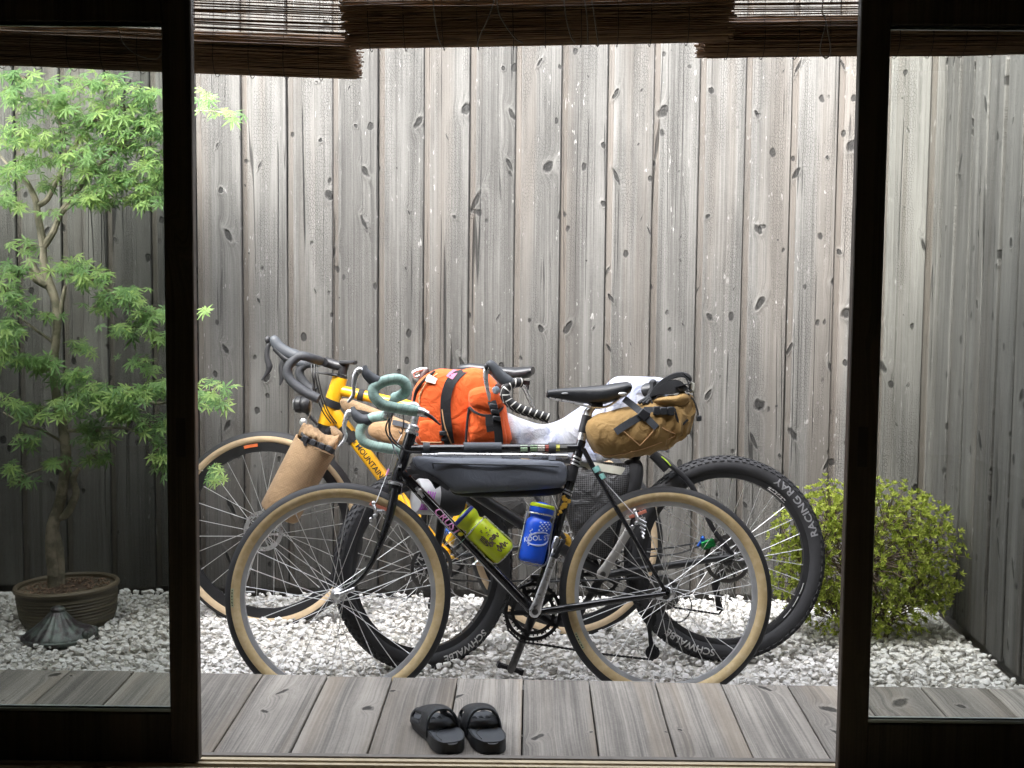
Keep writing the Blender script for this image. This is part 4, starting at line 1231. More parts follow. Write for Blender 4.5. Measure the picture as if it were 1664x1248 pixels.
cage(A, bikeA, (772, 856), (817, 899), .0425, .012)
cage(A, bikeA, (878, 836), (864, 912), .0425, .012)

# bottles
def bottle(label, bp, p0, p1, w, rad, mbody, mcap, mband, group='drink bottles on the near bicycle'):
    P0, P1 = bp(*p0, w), bp(*p1, w); d = (P1 - P0); L = d.length; d.normalize()
    root = thing('drink_bottle', label, 'bottle', P1, group)
    r = rad
    b = MB(); b.lathe(P1, -d, [(r * .86, 0), (r * .97, .006), (r, .014), (r, L * .40), (r * .985, L * .42), (r * .985, L * .44), (r, L * .46), (r, L * .60), (r * .93, L * .66), (r * .78, L * .69), (r * .76, L * .715), (r * .82, L * .74), (r * .90, L * .78)], 32, e1=bp.n); b.build('body', mbody, root)
    b = MB(); b.lathe(P1, -d, [(r * .90, L * .778), (r * .94, L * .80), (r * .94, L * .90), (r * .80, L * .925), (r * .5, L * .935), (r * .3, L * .94)], 32); b.build('cap', mcap, root)
    if mband is not None:
        b = MB(); b.lathe(P1, -d, [(r * .945, L * .865), (r * .95, L * .868), (r * .95, L * .905), (r * .86, L * .925), (r * .84, L * .922)], 32); b.build('cap_ring', mband, root)
    b = MB(); b.lathe(P1, -d, [(r * .42, L * .93), (r * .40, L * .945), (r * .34, L * .95), (r * .1, L * .95)], 16); b.build('nozzle', mcap, root)
    sd_ = (bp.n.cross(-d)).normalized()
    if sd_.x < 0: sd_ = -sd_
    def surf(x, t, lift=.0006):           # x across in metres, t along from the foot in metres
        a = x / r
        return P1 - d * t + (bp.n * math.cos(a) + sd_ * math.sin(a)) * (r + lift)
    return root, surf, L
BL, surf, L = bottle('lime green drink bottle with navy cap slung under the slate frame bag', A, (746, 830), (821, 902), .018, .0405, M['lime'], M['lime'], M['navy'])
rs = np.random.RandomState(4)
b = MB()
for k in range(10):                              # printed scrawl
    t0 = L * rs.uniform(.12, .34); x0 = rs.uniform(-.022, .018); pts = []
    for q in range(6): pts.append(surf(x0 + .006 * q * .6, t0 + .007 * math.sin(q * 1.9 + k) , .0004))
    b.tube(catmull(pts, 3), .0016, 5)
for k in range(12):
    t0 = L * rs.uniform(.34, .56); x0 = rs.uniform(-.018, .022)
    b.tube([surf(x0, t0, .0002), surf(x0 + rs.uniform(-.006, .006), t0 + rs.uniform(-.006, .006), .0002)], .0014, 5)
for k in range(5):
    b.tube([surf(-.024, L * .36 + k * .0045, .0002), surf(-.006, L * .36 + k * .0045, .0002)], .0016, 5)
b.build('print', M['print_dark'], BL)
BB, surf, L = bottle('blue drink bottle with lime-ringed cap standing by the seat tube', A, (884, 812), (862, 914), .018, .0405, M['blue'], M['blue'], M['lime'])
def bs(x, y): return surf(x, L * .36 + y, .0007)
rot = R(17)
lettering('KOOL', .021, lambda x, y: bs(x * math.cos(rot) - y * math.sin(rot) - .014, x * math.sin(rot) + y * math.cos(rot)), M['print_pale'], BB)
lettering('STOP', .021, lambda x, y: bs(x * math.cos(rot) - y * math.sin(rot) + .046, x * math.sin(rot) + y * math.cos(rot) + .016), M['print_pale'], BB)
for k, (ra_, rb_) in enumerate(((.038, .020), (.038, .021))):
    b = MB(); pts = []
    for a in np.linspace(0, 2 * math.pi, 36, endpoint=False):
        x, y = ra_ * math.cos(a), (.018 + .003 * k) * math.sin(a)
        pts.append(bs(x * math.cos(rot) - y * math.sin(rot) + .010, x * math.sin(rot) + y * math.cos(rot) + .004))
    b.tube(pts, .0011, 5, closed=True); b.build('print', M['print_pale'], BB)
b = MB()
for i in range(6):
    for j in range(5):
        if (i + j) % 2 == 0: b.ball(surf(.002 + i * .0062, L * .51 + j * .006 + i * .001, .0002), A.u * .0032, A.v * .0026, A.n * .0012, 6, 4)
b.build('print', M['print_pale'], BB)
for k in range(4):
    b = MB(); b.tube(catmull([surf(-.022 + .004 * math.sin(q * 2 + k), L * (.24 + .07 * k) + q * .004, .0003) for q in range(4)], 3), .0012, 5); b.build('print', M['print_pale'], BB)
# ------------------------------------------------------------------ luggage on the near bicycle
def pack(name, label, cat, loc, group=None): return thing(name, label, cat, loc, group)
fbag = pack('frame_bag', 'slate grey zipped frame bag hanging under the top tube of the near bicycle', 'bag', A(800, 800))
ol = outline(A, [(673, 742), (720, 743), (780, 744), (850, 746), (905, 749), (919, 756), (922, 772), (915, 790), (880, 796), (830, 799), (780, 801), (745, 802), (728, 795), (705, 780), (682, 768), (673, 757)], 0.012)
mb = MB(); mb.puff(ol, A.n, .034, p=3.2, back=.030, noise=.007, seed=5, rings=(1, .97, .92, .84, .72, .56, .38, .18)); mb.build('body', M['bag_grey'], fbag)
T(A, fbag, 'zip', [(704, 752.5, .049), (760, 754, .0505), (830, 755.5, .0505), (880, 756.5, .0495), (908, 758, .047)], .0036, M['web_grey'], 8, 3, flat=(A.v, .9))
T(A, fbag, 'zip_pull', [(703, 753, .050), (705, 762, .051)], .003, M['buckle'], 6)
mb = MB(); mb.puff(outline(A, [(735, 797), (780, 799), (850, 797), (912, 792), (905, 804), (840, 808), (770, 808), (742, 805)], .0), A.n, .026, noise=.002, seed=2); mb.build('lower_panel', M['black_nylon'], fbag)
for x, wd in ((693, .021), (784, .117), (897, .022)):
    c0 = A(x, 728); rr = .0165
    pts = [c0 + A.n * (rr * math.cos(a)) + A.v * (rr * math.sin(a)) for a in np.linspace(-1.3, 3.6, 13)]
    pts = [A(x, 748, .030)] + pts
    mb = MB(); mb.strap(pts, wd, .0022, A.u); mb.build('strap', M['web_grey'], fbag)
mb = MB(); mb.strap(catmull(A.path([(668, 752, .024), (676, 764, .034), (705, 778, .036), (730, 795, .030)]), 4), .014, .003, A.v); mb.build('binding', M['black_nylon'], fbag)
mb = MB(); mb.strap(catmull(A.path([(662, 768, .02), (680, 765, .026), (700, 775, .026), (712, 792, .024)]), 4), .02, .004, A.n.cross(A.u)); mb.build('strap', M['black_nylon'], fbag)
c0 = A(929, 770); mb = MB()
dST = (A(945, 716) - A(868, 995)).normalized(); sdd = A.n.cross(dST)
mb.tube([A(931, 758), A(925, 782)], .0192, 14); mb.build('strap', M['black_nylon'], fbag)
for yy in (744, 749.5, 755, 797, 802):
    t = (yy - 716) / (995 - 716); xx = 945 - 77 * t
    T(A, frA, 'tube_clip', [(xx + .6, yy - 1.3), (xx - .6, yy + 1.3)], .0162, M['silver'], 14)
pump = T(A, None, 'frame_pump', [(686, 739.5, .006), (711, 739.5, .006), (712, 739.5, .006), (860, 740.5, .006), (862, 740.5, .006), (880, 741, .006), (882, 741, .006), (922, 741.5, .006)], [.007, .007, .0095, .0095, .0115, .0115, .009, .009], M['silver'], 12)
pump.location = A(800, 740); pump.data.transform(Matrix.Translation(-pump.location)); tag(pump, 'slim silver pump clipped under the top tube above the frame bag', 'pump')

# saddle bag
ST = [(950.5, 692, 702, .020), (955, 683, 717, .045), (966, 675, 735, .060), (984, 669.5, 743.5, .070), (1006, 664, 745.5, .076), (1033, 657.5, 743, .078), (1060, 649, 737, .078), (1085, 643.5, 729, .074), (1104, 640.5, 718, .066), (1117, 641, 704, .054), (1125.5, 648, 687, .036), (1129, 660, 673, .016)]
def sbag_w(x, y):
    xs = [q[0] for q in ST]; yt = np.interp(x, xs, [q[1] for q in ST]); yb = np.interp(x, xs, [q[2] for q in ST]); hw = np.interp(x, xs, [q[3] for q in ST])
    k = (y - (yt + yb) / 2) / ((yb - yt) / 2); k = max(-.97, min(.97, k))
    return hw * (1 - abs(k) ** 2.3) ** (1 / 2.3) + .002
sbag = pack('saddle_bag', 'tan canvas saddle bag strapped behind the saddle of the near bicycle', 'bag', A(1040, 745))
rings = []; rs = np.random.RandomState(8)
xs = np.concatenate([np.linspace(950.5, 966, 5), np.linspace(971, 1117, 26), np.linspace(1120, 1129, 4)])
def smooth_interp(x, col):
    return float(np.interp(x, [q[0] for q in ST], [q[col] for q in ST]))
for i, x in enumerate(xs):
    yt, yb, hw = smooth_interp(x, 1), smooth_interp(x, 2), smooth_interp(x, 3)
    Tp, Bp = A(x, yt), A(x, yb); c = (Tp + Bp) / 2; hv = (Tp - Bp) / 2
    ring = []
    for k in range(36):
        a = 2 * math.pi * k / 36; cs, sn = math.cos(a), math.sin(a)
        amp = .0012 + .0055 * max(0, (x - 1035) / 90)
        wr = 1 + amp / max(hw, .03) * (math.sin(x * .19 + 3.2 * a) + .8 * math.sin(x * .33 - 5 * a + 1.3) + .5 * math.sin(x * .71 + 2 * a))
        ring.append(c + (hv * (math.copysign(abs(sn) ** (2 / 2.3), sn)) + A.n * (hw * math.copysign(abs(cs) ** (2 / 2.3), cs))) * wr)
    rings.append(ring)
mb = MB(); mb.loft(rings); sbody = mb.build('body', M['tan_canvas'], sbag)
def on_sbag(pts, k=5, lift=.0):
    return catmull([A(x, y, sbag_w(x, y) + lift) for x, y in pts], k)
for pts in ([(1014, 701), (1026, 712), (1040, 724)], [(1040, 724), (1055, 708), (1070, 691)], [(992, 672), (1010, 697), (1018, 705)], [(1070, 691), (1085, 700), (1100, 706)], [(966, 734), (985, 741), (1010, 738), (1050, 728), (1090, 712), (1112, 698)], [(1094, 668), (1100, 655), (1106, 645)]):
    mb = MB(); mb.tube(on_sbag(pts, 5, -.001), .0016, 6); mb.build('seam', M['piping'], sbag)
for pts, wd in (([(1014, 648), (1030, 660), (1045, 673), (1056, 684), (1067, 695)], .021), ([(1000, 702), (1018, 690), (1041, 677)], .023), ([(1046, 667), (1062, 667), (1080, 667), (1097, 668)], .022)):
    q = [A(x, y, max(sbag_w(x, y), .052 if y < 665 else 0) + .004) for x, y in pts]
    mb = MB(); mb.strap(catmull(q, 5), wd, .0024, A.v + A.u * .3); mb.build('strap', M['web_grey'], sbag)
for x, y, a, hx, hy in ((1046, 674, .7, .016, .015), (1067, 667.5, 0, .011, .0135), (1078, 668, 0, .012, .0115), (1090, 668, 0, .011, .0135)):
    d = A.u * math.cos(a) - A.v * math.sin(a); e = A.n.cross(d)
    mb = MB(); mb.box(A(x, y, sbag_w(x, y) + .010), d * hx, e * hy, A.n * .005, .0025); mb.build('buckle', M['buckle'], sbag)
mb = MB(); mb.strap(catmull(on_sbag([(1106, 647), (1098, 668), (1106, 690), (1118, 682)], 4, .004), 2), .006, .002, A.n.cross(A.u)); mb.build('cord', M['black_nylon'], sbag)
cable(sbag, A.path([(1118, 640, .04), (1128, 652, .05), (1133, 666, .05), (1135, 678, .05)]), .003, M['black_nylon'], 'cord')
mb = MB(); mb.box(A(1135.5, 680, .05), A.u * .008, A.v * .009, A.n * .006, .003); mb.build('cord_toggle', M['buckle'], sbag)
# folded roll top
mb = MB(); mb.puff(outline(A, [(1058, 652), (1075, 646), (1095, 644), (1112, 640), (1120, 648), (1112, 660), (1094, 664), (1070, 660)], .03), A.n, .052, noise=.006, seed=9, back=.06); mb.build('roll_top', M['tan_canvas'], sbag)
# black sandals lashed on the saddle bag
def sandal(label, pts_top, pts_bot, w0, w1, seed):
    n = 16
    def cur(p): 
        c = catmull([V((a, b, 0)) for a, b in p], 8); k = np.linspace(0, len(c) - 1, n)
        return [c[int(round(i))] for i in k]
    tp, bt = cur(pts_top), cur(pts_bot)
    root = thing('sandal', label, 'sandal', A(1085, 640), 'sandals on the saddle bag')
    rings = []
    for a, b in zip(tp, bt):
        wm, hw = (w0 + w1) / 2, (w1 - w0) / 2
        a0, a1, b0, b1 = A(a.x, a.y, wm + hw), A(a.x, a.y, wm - hw), A(b.x, b.y, wm + hw), A(b.x, b.y, wm - hw)
        rings.append([a0, a0.lerp(a1, .5) + A.v * .002, a1, b1, b1.lerp(b0, .5) - A.v * .002, b0])
    mb = MB(); mb.loft(rings); mb.build('sole', M['foam'], root)
    return root
s1 = sandal('upper black curved sandal lashed on the tan saddle bag', [(1056, 640), (1064, 628), (1076, 617), (1092, 608), (1108, 605), (1120, 609), (1125, 617)], [(1057, 644), (1068, 634), (1080, 624), (1094, 615), (1107, 612), (1117, 615), (1122, 622)], -.045, .055, 1)
s2 = sandal('lower black curved sandal pressed against the tan canvas of the saddle bag', [(1055, 642), (1066, 630.5), (1080, 622.5), (1095, 618), (1106, 620), (1114, 628)], [(1056, 645), (1070, 641), (1085, 640), (1098, 638), (1108, 636), (1115, 634)], -.040, .060, 2)
mb = MB(); mb.strap(catmull(A.path([(1110, 606, .062), (1118, 612, .066), (1123, 618, .064), (1117, 624, .066), (1108, 626, .068), (1098, 629, .070)]), 4), .016, .003, A.n); mb.build('strap', M['foam'], s1)
mb = MB(); mb.ball(A(1061, 622, -.01), A.u * .012, A.v * .012, A.n * .02, 10, 7); mb.tube(A.path([(1061, 622, 0), (1060, 632, .0), (1056, 642, .0)]), .009, 8); mb.build('strap', M['foam'], s1)
mb = MB(); mb.ball(A(1110, 631, .064), A.u * .016, A.v * .010, A.n * .006, 12, 6); mb.build('strap', M['hood'], s2)
for k in range(3):
    mb = MB(); mb.tube(catmull(A.path([(1058 + k * 3, 641 + k, .03), (1048 + k * 4, 648 + k * .7, .045), (1038 + k * 6, 655 + k * .5, .05)]), 4), [.006, .005, .006], 8); mb.build('strap', M['foam'], s2)
cable(s2, A.path([(1054, 643, .062), (1058, 650, .075), (1060, 656, .08)]), .002, M['black_nylon'], 'cord')
cable(s1, A.path([(1109, 608, .066), (1116, 617, .07), (1120, 628, .07), (1116, 636, .07), (1124, 634, .07)]), .0025, M['black_nylon'], 'cord')
b = MB(); b.box(A(1124, 630, .02), A.u * .006, A.v * .014, A.n * .02, .003); b.build('pale_pad', M['reflective'], s2)

# ------------------------------------------------------------------ black knobby-tyred bicycle in the middle
B = Plane(at(692, 922, 4.58), at(1178, 907, 4.70), 8)
fb, rb, bb = B(692, 922), B(1178, 907), B(979, 934)
foot = B(960, 1080); foot.z = 0
bikeB = thing('bicycle', 'black bicycle on fat knobby tyres parked between the other two', 'bicycle', foot, 'bicycles parked in the courtyard')
axB = (B.n * math.cos(R(28)) + B.u * math.sin(R(28))).normalized()
wb1 = wheel(bikeB, fb, axB, .334, .0295, M['knobby'], M['knobby'], M['satin_black'], M['satin_black'], 32, 5, split=66, knob=78, rim_deep=.018, rimw=.016)
wb2 = wheel(bikeB, rb, B.n, .3415, .0295, M['knobby'], M['knobby'], M['satin_black'], M['satin_black'], 32, 6, split=66, knob=80, rim_deep=.018, rimw=.016)
tyre_tag(wb2, rb, B, .3415, .0295, 55, 'RACING RAY', .034, M['grey_print'], -1, False, 1.2)
tyre_tag(wb2, rb, B, .3415, .0295, 205, 'SCHWALBE', .032, M['white_print'], 1, True, 1.1)
tyre_tag(wb1, fb, axB, .334, .0295, 157, 'SCHWALBE', .032, M['white_print'], 1, True, 1.1)
def rim_pt(x, y):
    ax = B.n; e_up = (V((0, 0, 1)) - ax * ax.z).normalized(); e_r = e_up.cross(ax); e_r = e_r if e_r.x > 0 else -e_r
    Rr = .3415 - .059 - .004; a = R(40) - x / Rr
    return rb + (e_up * math.cos(a) + e_r * math.sin(a)) * (Rr - y) + ax * .0166
mb = MB()                                          # illegible white maker's strip on the rim
for k in range(6):
    x_ = -.034 + k * .0125
    mb.tube([rim_pt(x_, -.004), rim_pt(x_ + .004, .004 if k % 2 else -.001)], .0013, 5); mb.tube([rim_pt(x_ + .004, -.004), rim_pt(x_ + .009, -.0035 + .002 * (k % 3))], .0011, 5)
mb.tube([rim_pt(x_, .0055) for x_ in np.linspace(-.038, .040, 12)], .0008, 5)
mb.build('print', M['white_print'], wb2)
for th in (112, 122, 132):
    ax = B.n; e_up = (V((0, 0, 1)) - ax * ax.z).normalized(); e_r = e_up.cross(ax); e_r = e_r if e_r.x > 0 else -e_r
    mb = MB(); mb.tube([rb + (e_up * math.cos(R(th + k)) + e_r * math.sin(R(th + k))) * .2785 + ax * .0168 for k in (-4, -2, 0, 2, 4)], .0014, 5); mb.build('print', M['white_print'], wb2)
disc(wb2, rb, B.n, .066, .080, .036, M['steel_dark'], 'brake_rotor')
disc(wb1, fb, axB, .066, .080, .036, M['steel_dark'], 'brake_rotor')
H0, H1 = (733, 722), (716, 775)                 # head tube, partly behind the frame bag
frB = T(B, bikeB, 'frame', [H0, H1], .021, M['satin_black'], 14)
T(B, frB, 'top_tube', [(731, 732), (1040, 716)], .0170, M['satin_black'], 14)
T(B, frB, 'down_tube', [(718, 768), (979, 934)], .0195, M['satin_black'], 14)
T(B, frB, 'seat_tube', [(1044, 700), (979, 934)], .0172, M['satin_black'], 14)
T(B, frB, 'bottom_bracket', [(979, 934, -.036), (979, 934, .036)], .022, M['satin_black'], 16)
for s in (-1, 1):
    T(B, frB, 'seat_stay', [(1043, 722, s * .02), (1085, 752, s * .048), (1124, 790, s * .062), (1158, 858, s * .068), (1192, 903, s * .07)], [.0095, .0095, .009, .008, .008], M['satin_black'], 10, 4)
    T(B, frB, 'chain_stay', [(985, 934, s * .025), (1040, 926, s * .050), (1110, 916, s * .062), (1192, 904, s * .07)], [.014, .0125, .0115, .0095], M['satin_black'], 10, 4)
T(B, frB, 'stay_bridge', [(1100, 765, -.052), (1100, 765, .052)], .0075, M['satin_black'])
fn = on_tube(B, (1035, 928), (1100, 918), .0125); mb = MB()      # worn, illegible white marks
for k, (x_, a_, b_) in enumerate(((-.045, -.003, .005), (-.038, .004, -.003), (-.032, -.004, .003), (.018, -.004, .005), (.023, .005, .002), (.031, -.004, .004), (.038, -.005, .005), (.045, .0, -.004), (.051, -.003, -.001))):
    mb.tube([fn(x_, a_), fn(x_ + .003, b_)], .0012, 5)
mb.build('print', M['white_print'], frB)
T(B, frB, 'fender_stub', [(1061, 738, .045), (1083, 763, .045)], [.016, .014], M['satin_black'], 10)
cable(bikeB, B.path([(1075, 742, .06), (1084, 750, .062), (1090, 757, .062)]), .002, plain('neon_cable', (.5, .7, .05), .5))
# fork turned with the wheel
fkB = T(B, bikeB, 'fork', [H1, (713, 786)], .0215, M['satin_black'], 14)
hb0 = (B.u * -math.cos(R(28)) + B.n * math.sin(R(28)))
crown = B(713, 788)
for s in (-1, 1):
    mb = MB(); p = crown + axB * (s * .05)
    mb.tube(catmull([p, p.lerp(fb + axB * (s * .056), .5) , fb + axB * (s * .056)], 5), [.016, .014, .010], 12); mb.build('fork_blade', M['satin_black'], fkB)
mb = MB(); mb.tube([crown - axB * .055, crown + axB * .055], .017, 12); mb.build('fork_crown', M['satin_black'], fkB)
# handlebar of the middle bicycle, bound with twine
stB = T(B, bikeB, 'stem', [H0, (737, 700), (742, 660), (770, 640)], [.0165, .0165, .0155, .0165], M['satin_black'], 12, 3)
hbB = T(B, bikeB, 'handlebar', [(842, 622.5, .17), (815, 628, .10), (780, 638, .02), (745, 640, -.06), (715, 634, -.13), (700, 628, -.17)], .0135, M['satin_black'], 12, 5)
T(B, hbB, 'bar_tape', [(846, 621.5, .185), (838, 622, .195), (829, 624.5, .20), (821.5, 632, .205), (820, 641, .207), (825, 651, .208), (836, 660, .21), (850, 667, .21), (871, 673.5, .21), (892, 680, .21)], .0158, M['twine_tape'], 14, 6)
hood(B, hbB, [(834, 624, .20), (824, 620, .20), (813, 611, .20), (804, 600, .20), (797, 591, .20), (794.5, 586, .20)], [.0135, .0205, .0205, .019, .017, .016, .013, .007], M['hood'])
T(B, hbB, 'brake_lever', [(795, 598, .20), (790, 603, .202), (789.5, 616, .202), (792, 632, .202), (795, 645, .202), (795, 651, .202)], [.008, .010, .0085, .0065, .0055, .003], M['silver'], 10, 4, flat=(B.n, .7))
mb = MB(); mb.ball(B(790, 596, .213), B.u * .007, B.v * .012, B.n * .006, 10, 6); mb.build('lever_pivot', M['satin_black'], hbB)
hood(B, hbB, [(699, 628, -.17), (692, 622, -.175), (688, 614, -.175), (692, 604, -.175), (695, 599, -.175)], [.013, .018, .018, .016, .012, .007], plain('dark_red_hood', (.05, .018, .016), .5))
T(B, hbB, 'brake_lever', [(694, 600, -.175), (684, 601, -.175), (672, 606, -.175), (674, 613, -.175), (682, 610, -.175)], [.007, .009, .008, .006, .004], M['silver'], 10, 4)
cable(bikeB, B.path([(846, 624, .18), (854, 630, .17), (862, 648, .15), (868, 663, .14)]), .0024, M['white_print'])
cable(bikeB, B.path([(844, 627, .18), (850, 633, .17), (858, 650, .15), (864, 663, .14)]), .0024, M['white_print'])
crank(bikeB, B(979, 933, .072), B(1022, 862, .08), B.n, M['grey_crank'], .021, .015)
crank(bikeB, B(979, 934, -.06), B(938, 1004, -.07), B.n, M['satin_black'], .018, .013)
chainring(bikeB, bb, B.n, .074, -.046, M['satin_black'], teeth=34)
mb = MB(); mb.lathe(rb + (B(1192, 903) - rb), B.n, [(.012, -.062)] + [q for k in range(9) for q in ((.022 + .0048 * k, -.060 + .0036 * k), (.022 + .0048 * k, -.0585 + .0036 * k), (.016, -.0575 + .0036 * k))] + [(.012, -.027)], 40); mb.build('cassette', M['steel_dark'], bikeB)
dr = MB(); dr.tube(B.path([(1190, 915, -.07), (1170, 935, -.072), (1163, 948, -.07)]), [.010, .016, .012], 8)
for s in (-.007, .007): dr.tube(B.path([(1162, 945, -.066 + s), (1165, 968, -.066 + s), (1170, 992, -.066 + s)]), [.016, .009, .012], 8, flat=(B.n, .2))
dr.build('derailleur', M['satin_black'], bikeB)
chain(bikeB, B.path([(1190, 872, -.046), (1090, 890, -.046), (985, 899, -.046), (955, 912, -.046), (945, 935, -.046), (957, 960, -.046), (985, 968, -.046), (1080, 985, -.055), (1168, 998, -.06), (1176, 988, -.06)]), M['satin_black'])
cap_ = MB(); cap_.box(B(1150, 884, .045), B.u * .022 + B.v * .006, B.v * .014 - B.u * .004, B.n * .014, .004); cap_.build('brake_caliper', M['green_anod'], bikeB)
cap_ = MB(); cap_.ball(B(1142, 876, .050), B.u * .009, B.v * .012, B.n * .010, 10, 6); cap_.tube(B.path([(1142, 876, .05), (1134, 888, .05)]), .005, 8); cap_.build('brake_hose_fitting', M['blue_anod'], bikeB)
cable(bikeB, B.path([(1134, 888, .05), (1100, 900, .05), (1050, 905, .045), (1000, 915, .04)]), .0026)
mb = MB(); mb.lathe(B(1192, 903, .05), B.n, [(.012, 0), (.014, .006), (.014, .02), (.009, .026)], 14); mb.build('axle_cap', M['silver'], bikeB)
T(B, bikeB, 'seatpost', [(1044, 702), (1056, 650)], .0138, M['satin_black'], 12)
saddle(bikeB, B, [(975, 640, 650, .014), (985, 634, 652, .022), (1010, 629, 652, .028), (1040, 624, 650, .045), (1065, 619, 645, .066), (1078, 622, 640, .068)], M['saddle'])

# orange front bag
obag = pack('handlebar_bag', 'bright orange canvas front bag with black webbing and buckles', 'bag', B(750, 720))
oo = [(680, 722), (673, 700), (669, 668), (670, 640), (678, 622), (692, 609), (711, 600), (742, 601), (770, 598), (788, 604), (806, 622), (818, 648), (825, 684), (828, 722), (780, 724), (730, 724)]
mb = MB(); mb.puff(outline(B, oo, .02, 4), B.n, .10, p=3.6, back=.12, noise=.008, seed=3, rings=(1, .985, .95, .89, .80, .68, .52, .34, .16)); mb.build('body', M['orange_canvas'], obag)
def obw(x, y, e=0):                                # how far the bag bulges at a pixel
    cx_, cy_ = 748, 664; k = max(abs(x - cx_) / 79, abs(y - cy_) / 64); k = min(k, 1)
    return .02 + .10 * (1 - k ** 3.6) ** (1 / 3.6) + e
def webbing(pts, wd, th, m, e=.004, nm='webbing'):
    q = catmull([B(x, y, obw(x, y, e)) for x, y in pts], 5)
    mb = MB(); mb.strap(q, wd, th, B.u); return mb.build(nm, m, obag)
webbing([(760, 602), (745, 608), (732, 622), (725, 645), (724, 670), (727, 700), (730, 721)], .033, .005, M['black_nylon'])
mb = MB(); q = catmull([B(x, y, obw(x, y, -.002)) for x, y in ((672, 662), (676, 636), (690, 617), (706, 604))], 5); mb.tube(q, .005, 8); mb.build('piping', M['black_nylon'], obag)
mb = MB(); q = catmull([B(x, y, obw(x, y, .001)) for x, y in ((681, 656), (683, 640), (694, 621), (711, 607))], 5); mb.tube(q, .0022, 6); mb.build('piping', M['piping'], obag)
mb = MB(); q = catmull([B(x, y, obw(x, y, .006)) for x, y in ((718, 665), (722, 690), (728, 708), (734, 722))], 5); mb.tube(q, .0022, 6); mb.build('piping', M['piping'], obag)
mb = MB(); mb.puff(outline(B, [(763, 640), (772, 632), (790, 629), (806, 636), (815, 652), (820, 690), (822, 722), (790, 723), (762, 722), (759, 690), (761, 660)], .115, 4), B.n, .045, p=3, back=.05, noise=.006, seed=11); mb.build('side_pocket', M['orange_canvas'], obag)
mb = MB(); mb.puff(outline(B, [(761, 640), (770, 631), (790, 628), (808, 635), (818, 652), (818, 664), (800, 672), (780, 668), (764, 660)], .130, 4), B.n, .042, p=3, back=.04, noise=.007, seed=12); mb.build('pocket_flap', M['orange_canvas'], obag)
mb = MB(); mb.tube(catmull(B.path([(763, 662, .150), (772, 670, .166), (786, 675, .172), (803, 674, .172), (815, 664, .16), (818, 654, .14)]), 5), .0045, 8, flat=(B.n, .6)); mb.build('piping', M['black_nylon'], obag)
mb = MB(); mb.tube(catmull(B.path([(762, 662, .145), (759, 690, .145), (757, 722, .14)]), 5), .0042, 8); mb.build('piping', M['black_nylon'], obag)
mb = MB(); mb.strap(catmull(B.path([(799, 652, .176), (803, 665, .184), (807, 684, .182), (810, 705, .178), (811, 722, .172)]), 5), .026, .005, B.u); mb.build('webbing', M['black_nylon'], obag)
mb = MB(); mb.strap(catmull(B.path([(796, 676, .178), (797, 690, .180), (799, 701, .178)]), 4), .03, .004, B.u); mb.build('webbing', M['black_nylon'], obag)
for (x, y) in ((802, 660), (804.5, 669), (807, 680)):
    mb = MB(); mb.box(B(x, y, .190), B.u * .013 - B.v * .002, B.v * .008, B.n * .006, .003); mb.build('buckle', M['buckle'], obag)
for (x, y) in ((720, 704), (721, 713)):
    mb = MB(); mb.box(B(x, y, obw(x, y, .006)), B.u * .012, B.v * .008, B.n * .006, .003); mb.build('buckle', M['buckle'], obag)
webbing([(704, 612), (701, 616), (699, 622)], .034, .002, M['reflective'], .004, 'patch')
webbing([(742, 602), (736, 607), (730, 614)], .024, .003, plain('pink_patch', (.72, .16, .28), .6), .006, 'patch')
mb = MB(); mb.ball(B(806, 634, .175), B.u * .013, B.v * .013, B.n * .003, 14, 6); mb.build('round_badge', plain('pale_badge', (.42, .52, .62), .5, var=.4, scale=90), obag)
mb = MB(); mb.puff(outline(B, [(682, 685), (716, 687), (718, 719), (684, 720)], .10, 3), B.n, .022, p=5, noise=.002, seed=4); mb.build('front_pocket', M['orange_canvas'], obag)
mb = MB(); mb.tube(B.path([(684, 718, .124), (700, 719, .126), (718, 719, .124)]), .002, 6); mb.build('piping', M['piping'], obag)

# grid-cloth bag inside the middle bicycle
gbag = pack('grid_bag', 'black ripstop bag with fine white grid hanging behind the seat tube', 'bag', B(970, 900))
mb = MB(); mb.puff(outline(B, [(934, 755), (960, 750), (1000, 752), (1024, 757), (1022, 790), (1010, 820), (1000, 860), (990, 900), (962, 908), (938, 880), (920, 840), (908, 806), (918, 775)], .01, 4), B.n, .055, p=3, back=.05, noise=.006, seed=6); mb.build('body', M['grid'], gbag)
mb = MB(); mb.strap(catmull(B.path([(932, 757, .03), (960, 757, .052), (985, 761, .060), (1008, 765, .056), (1023, 769, .03)]), 5), .026, .003, B.v); mb.build('reflective_strip', M['reflective'], gbag)
mb = MB(); mb.puff(outline(B, [(1015, 750), (1040, 748), (1044, 775), (1034, 810), (1016, 832), (1008, 815), (1014, 780)], .0, 4), B.n, .05, noise=.004, seed=3); mb.build('side_panel', M['black_nylon'], gbag)

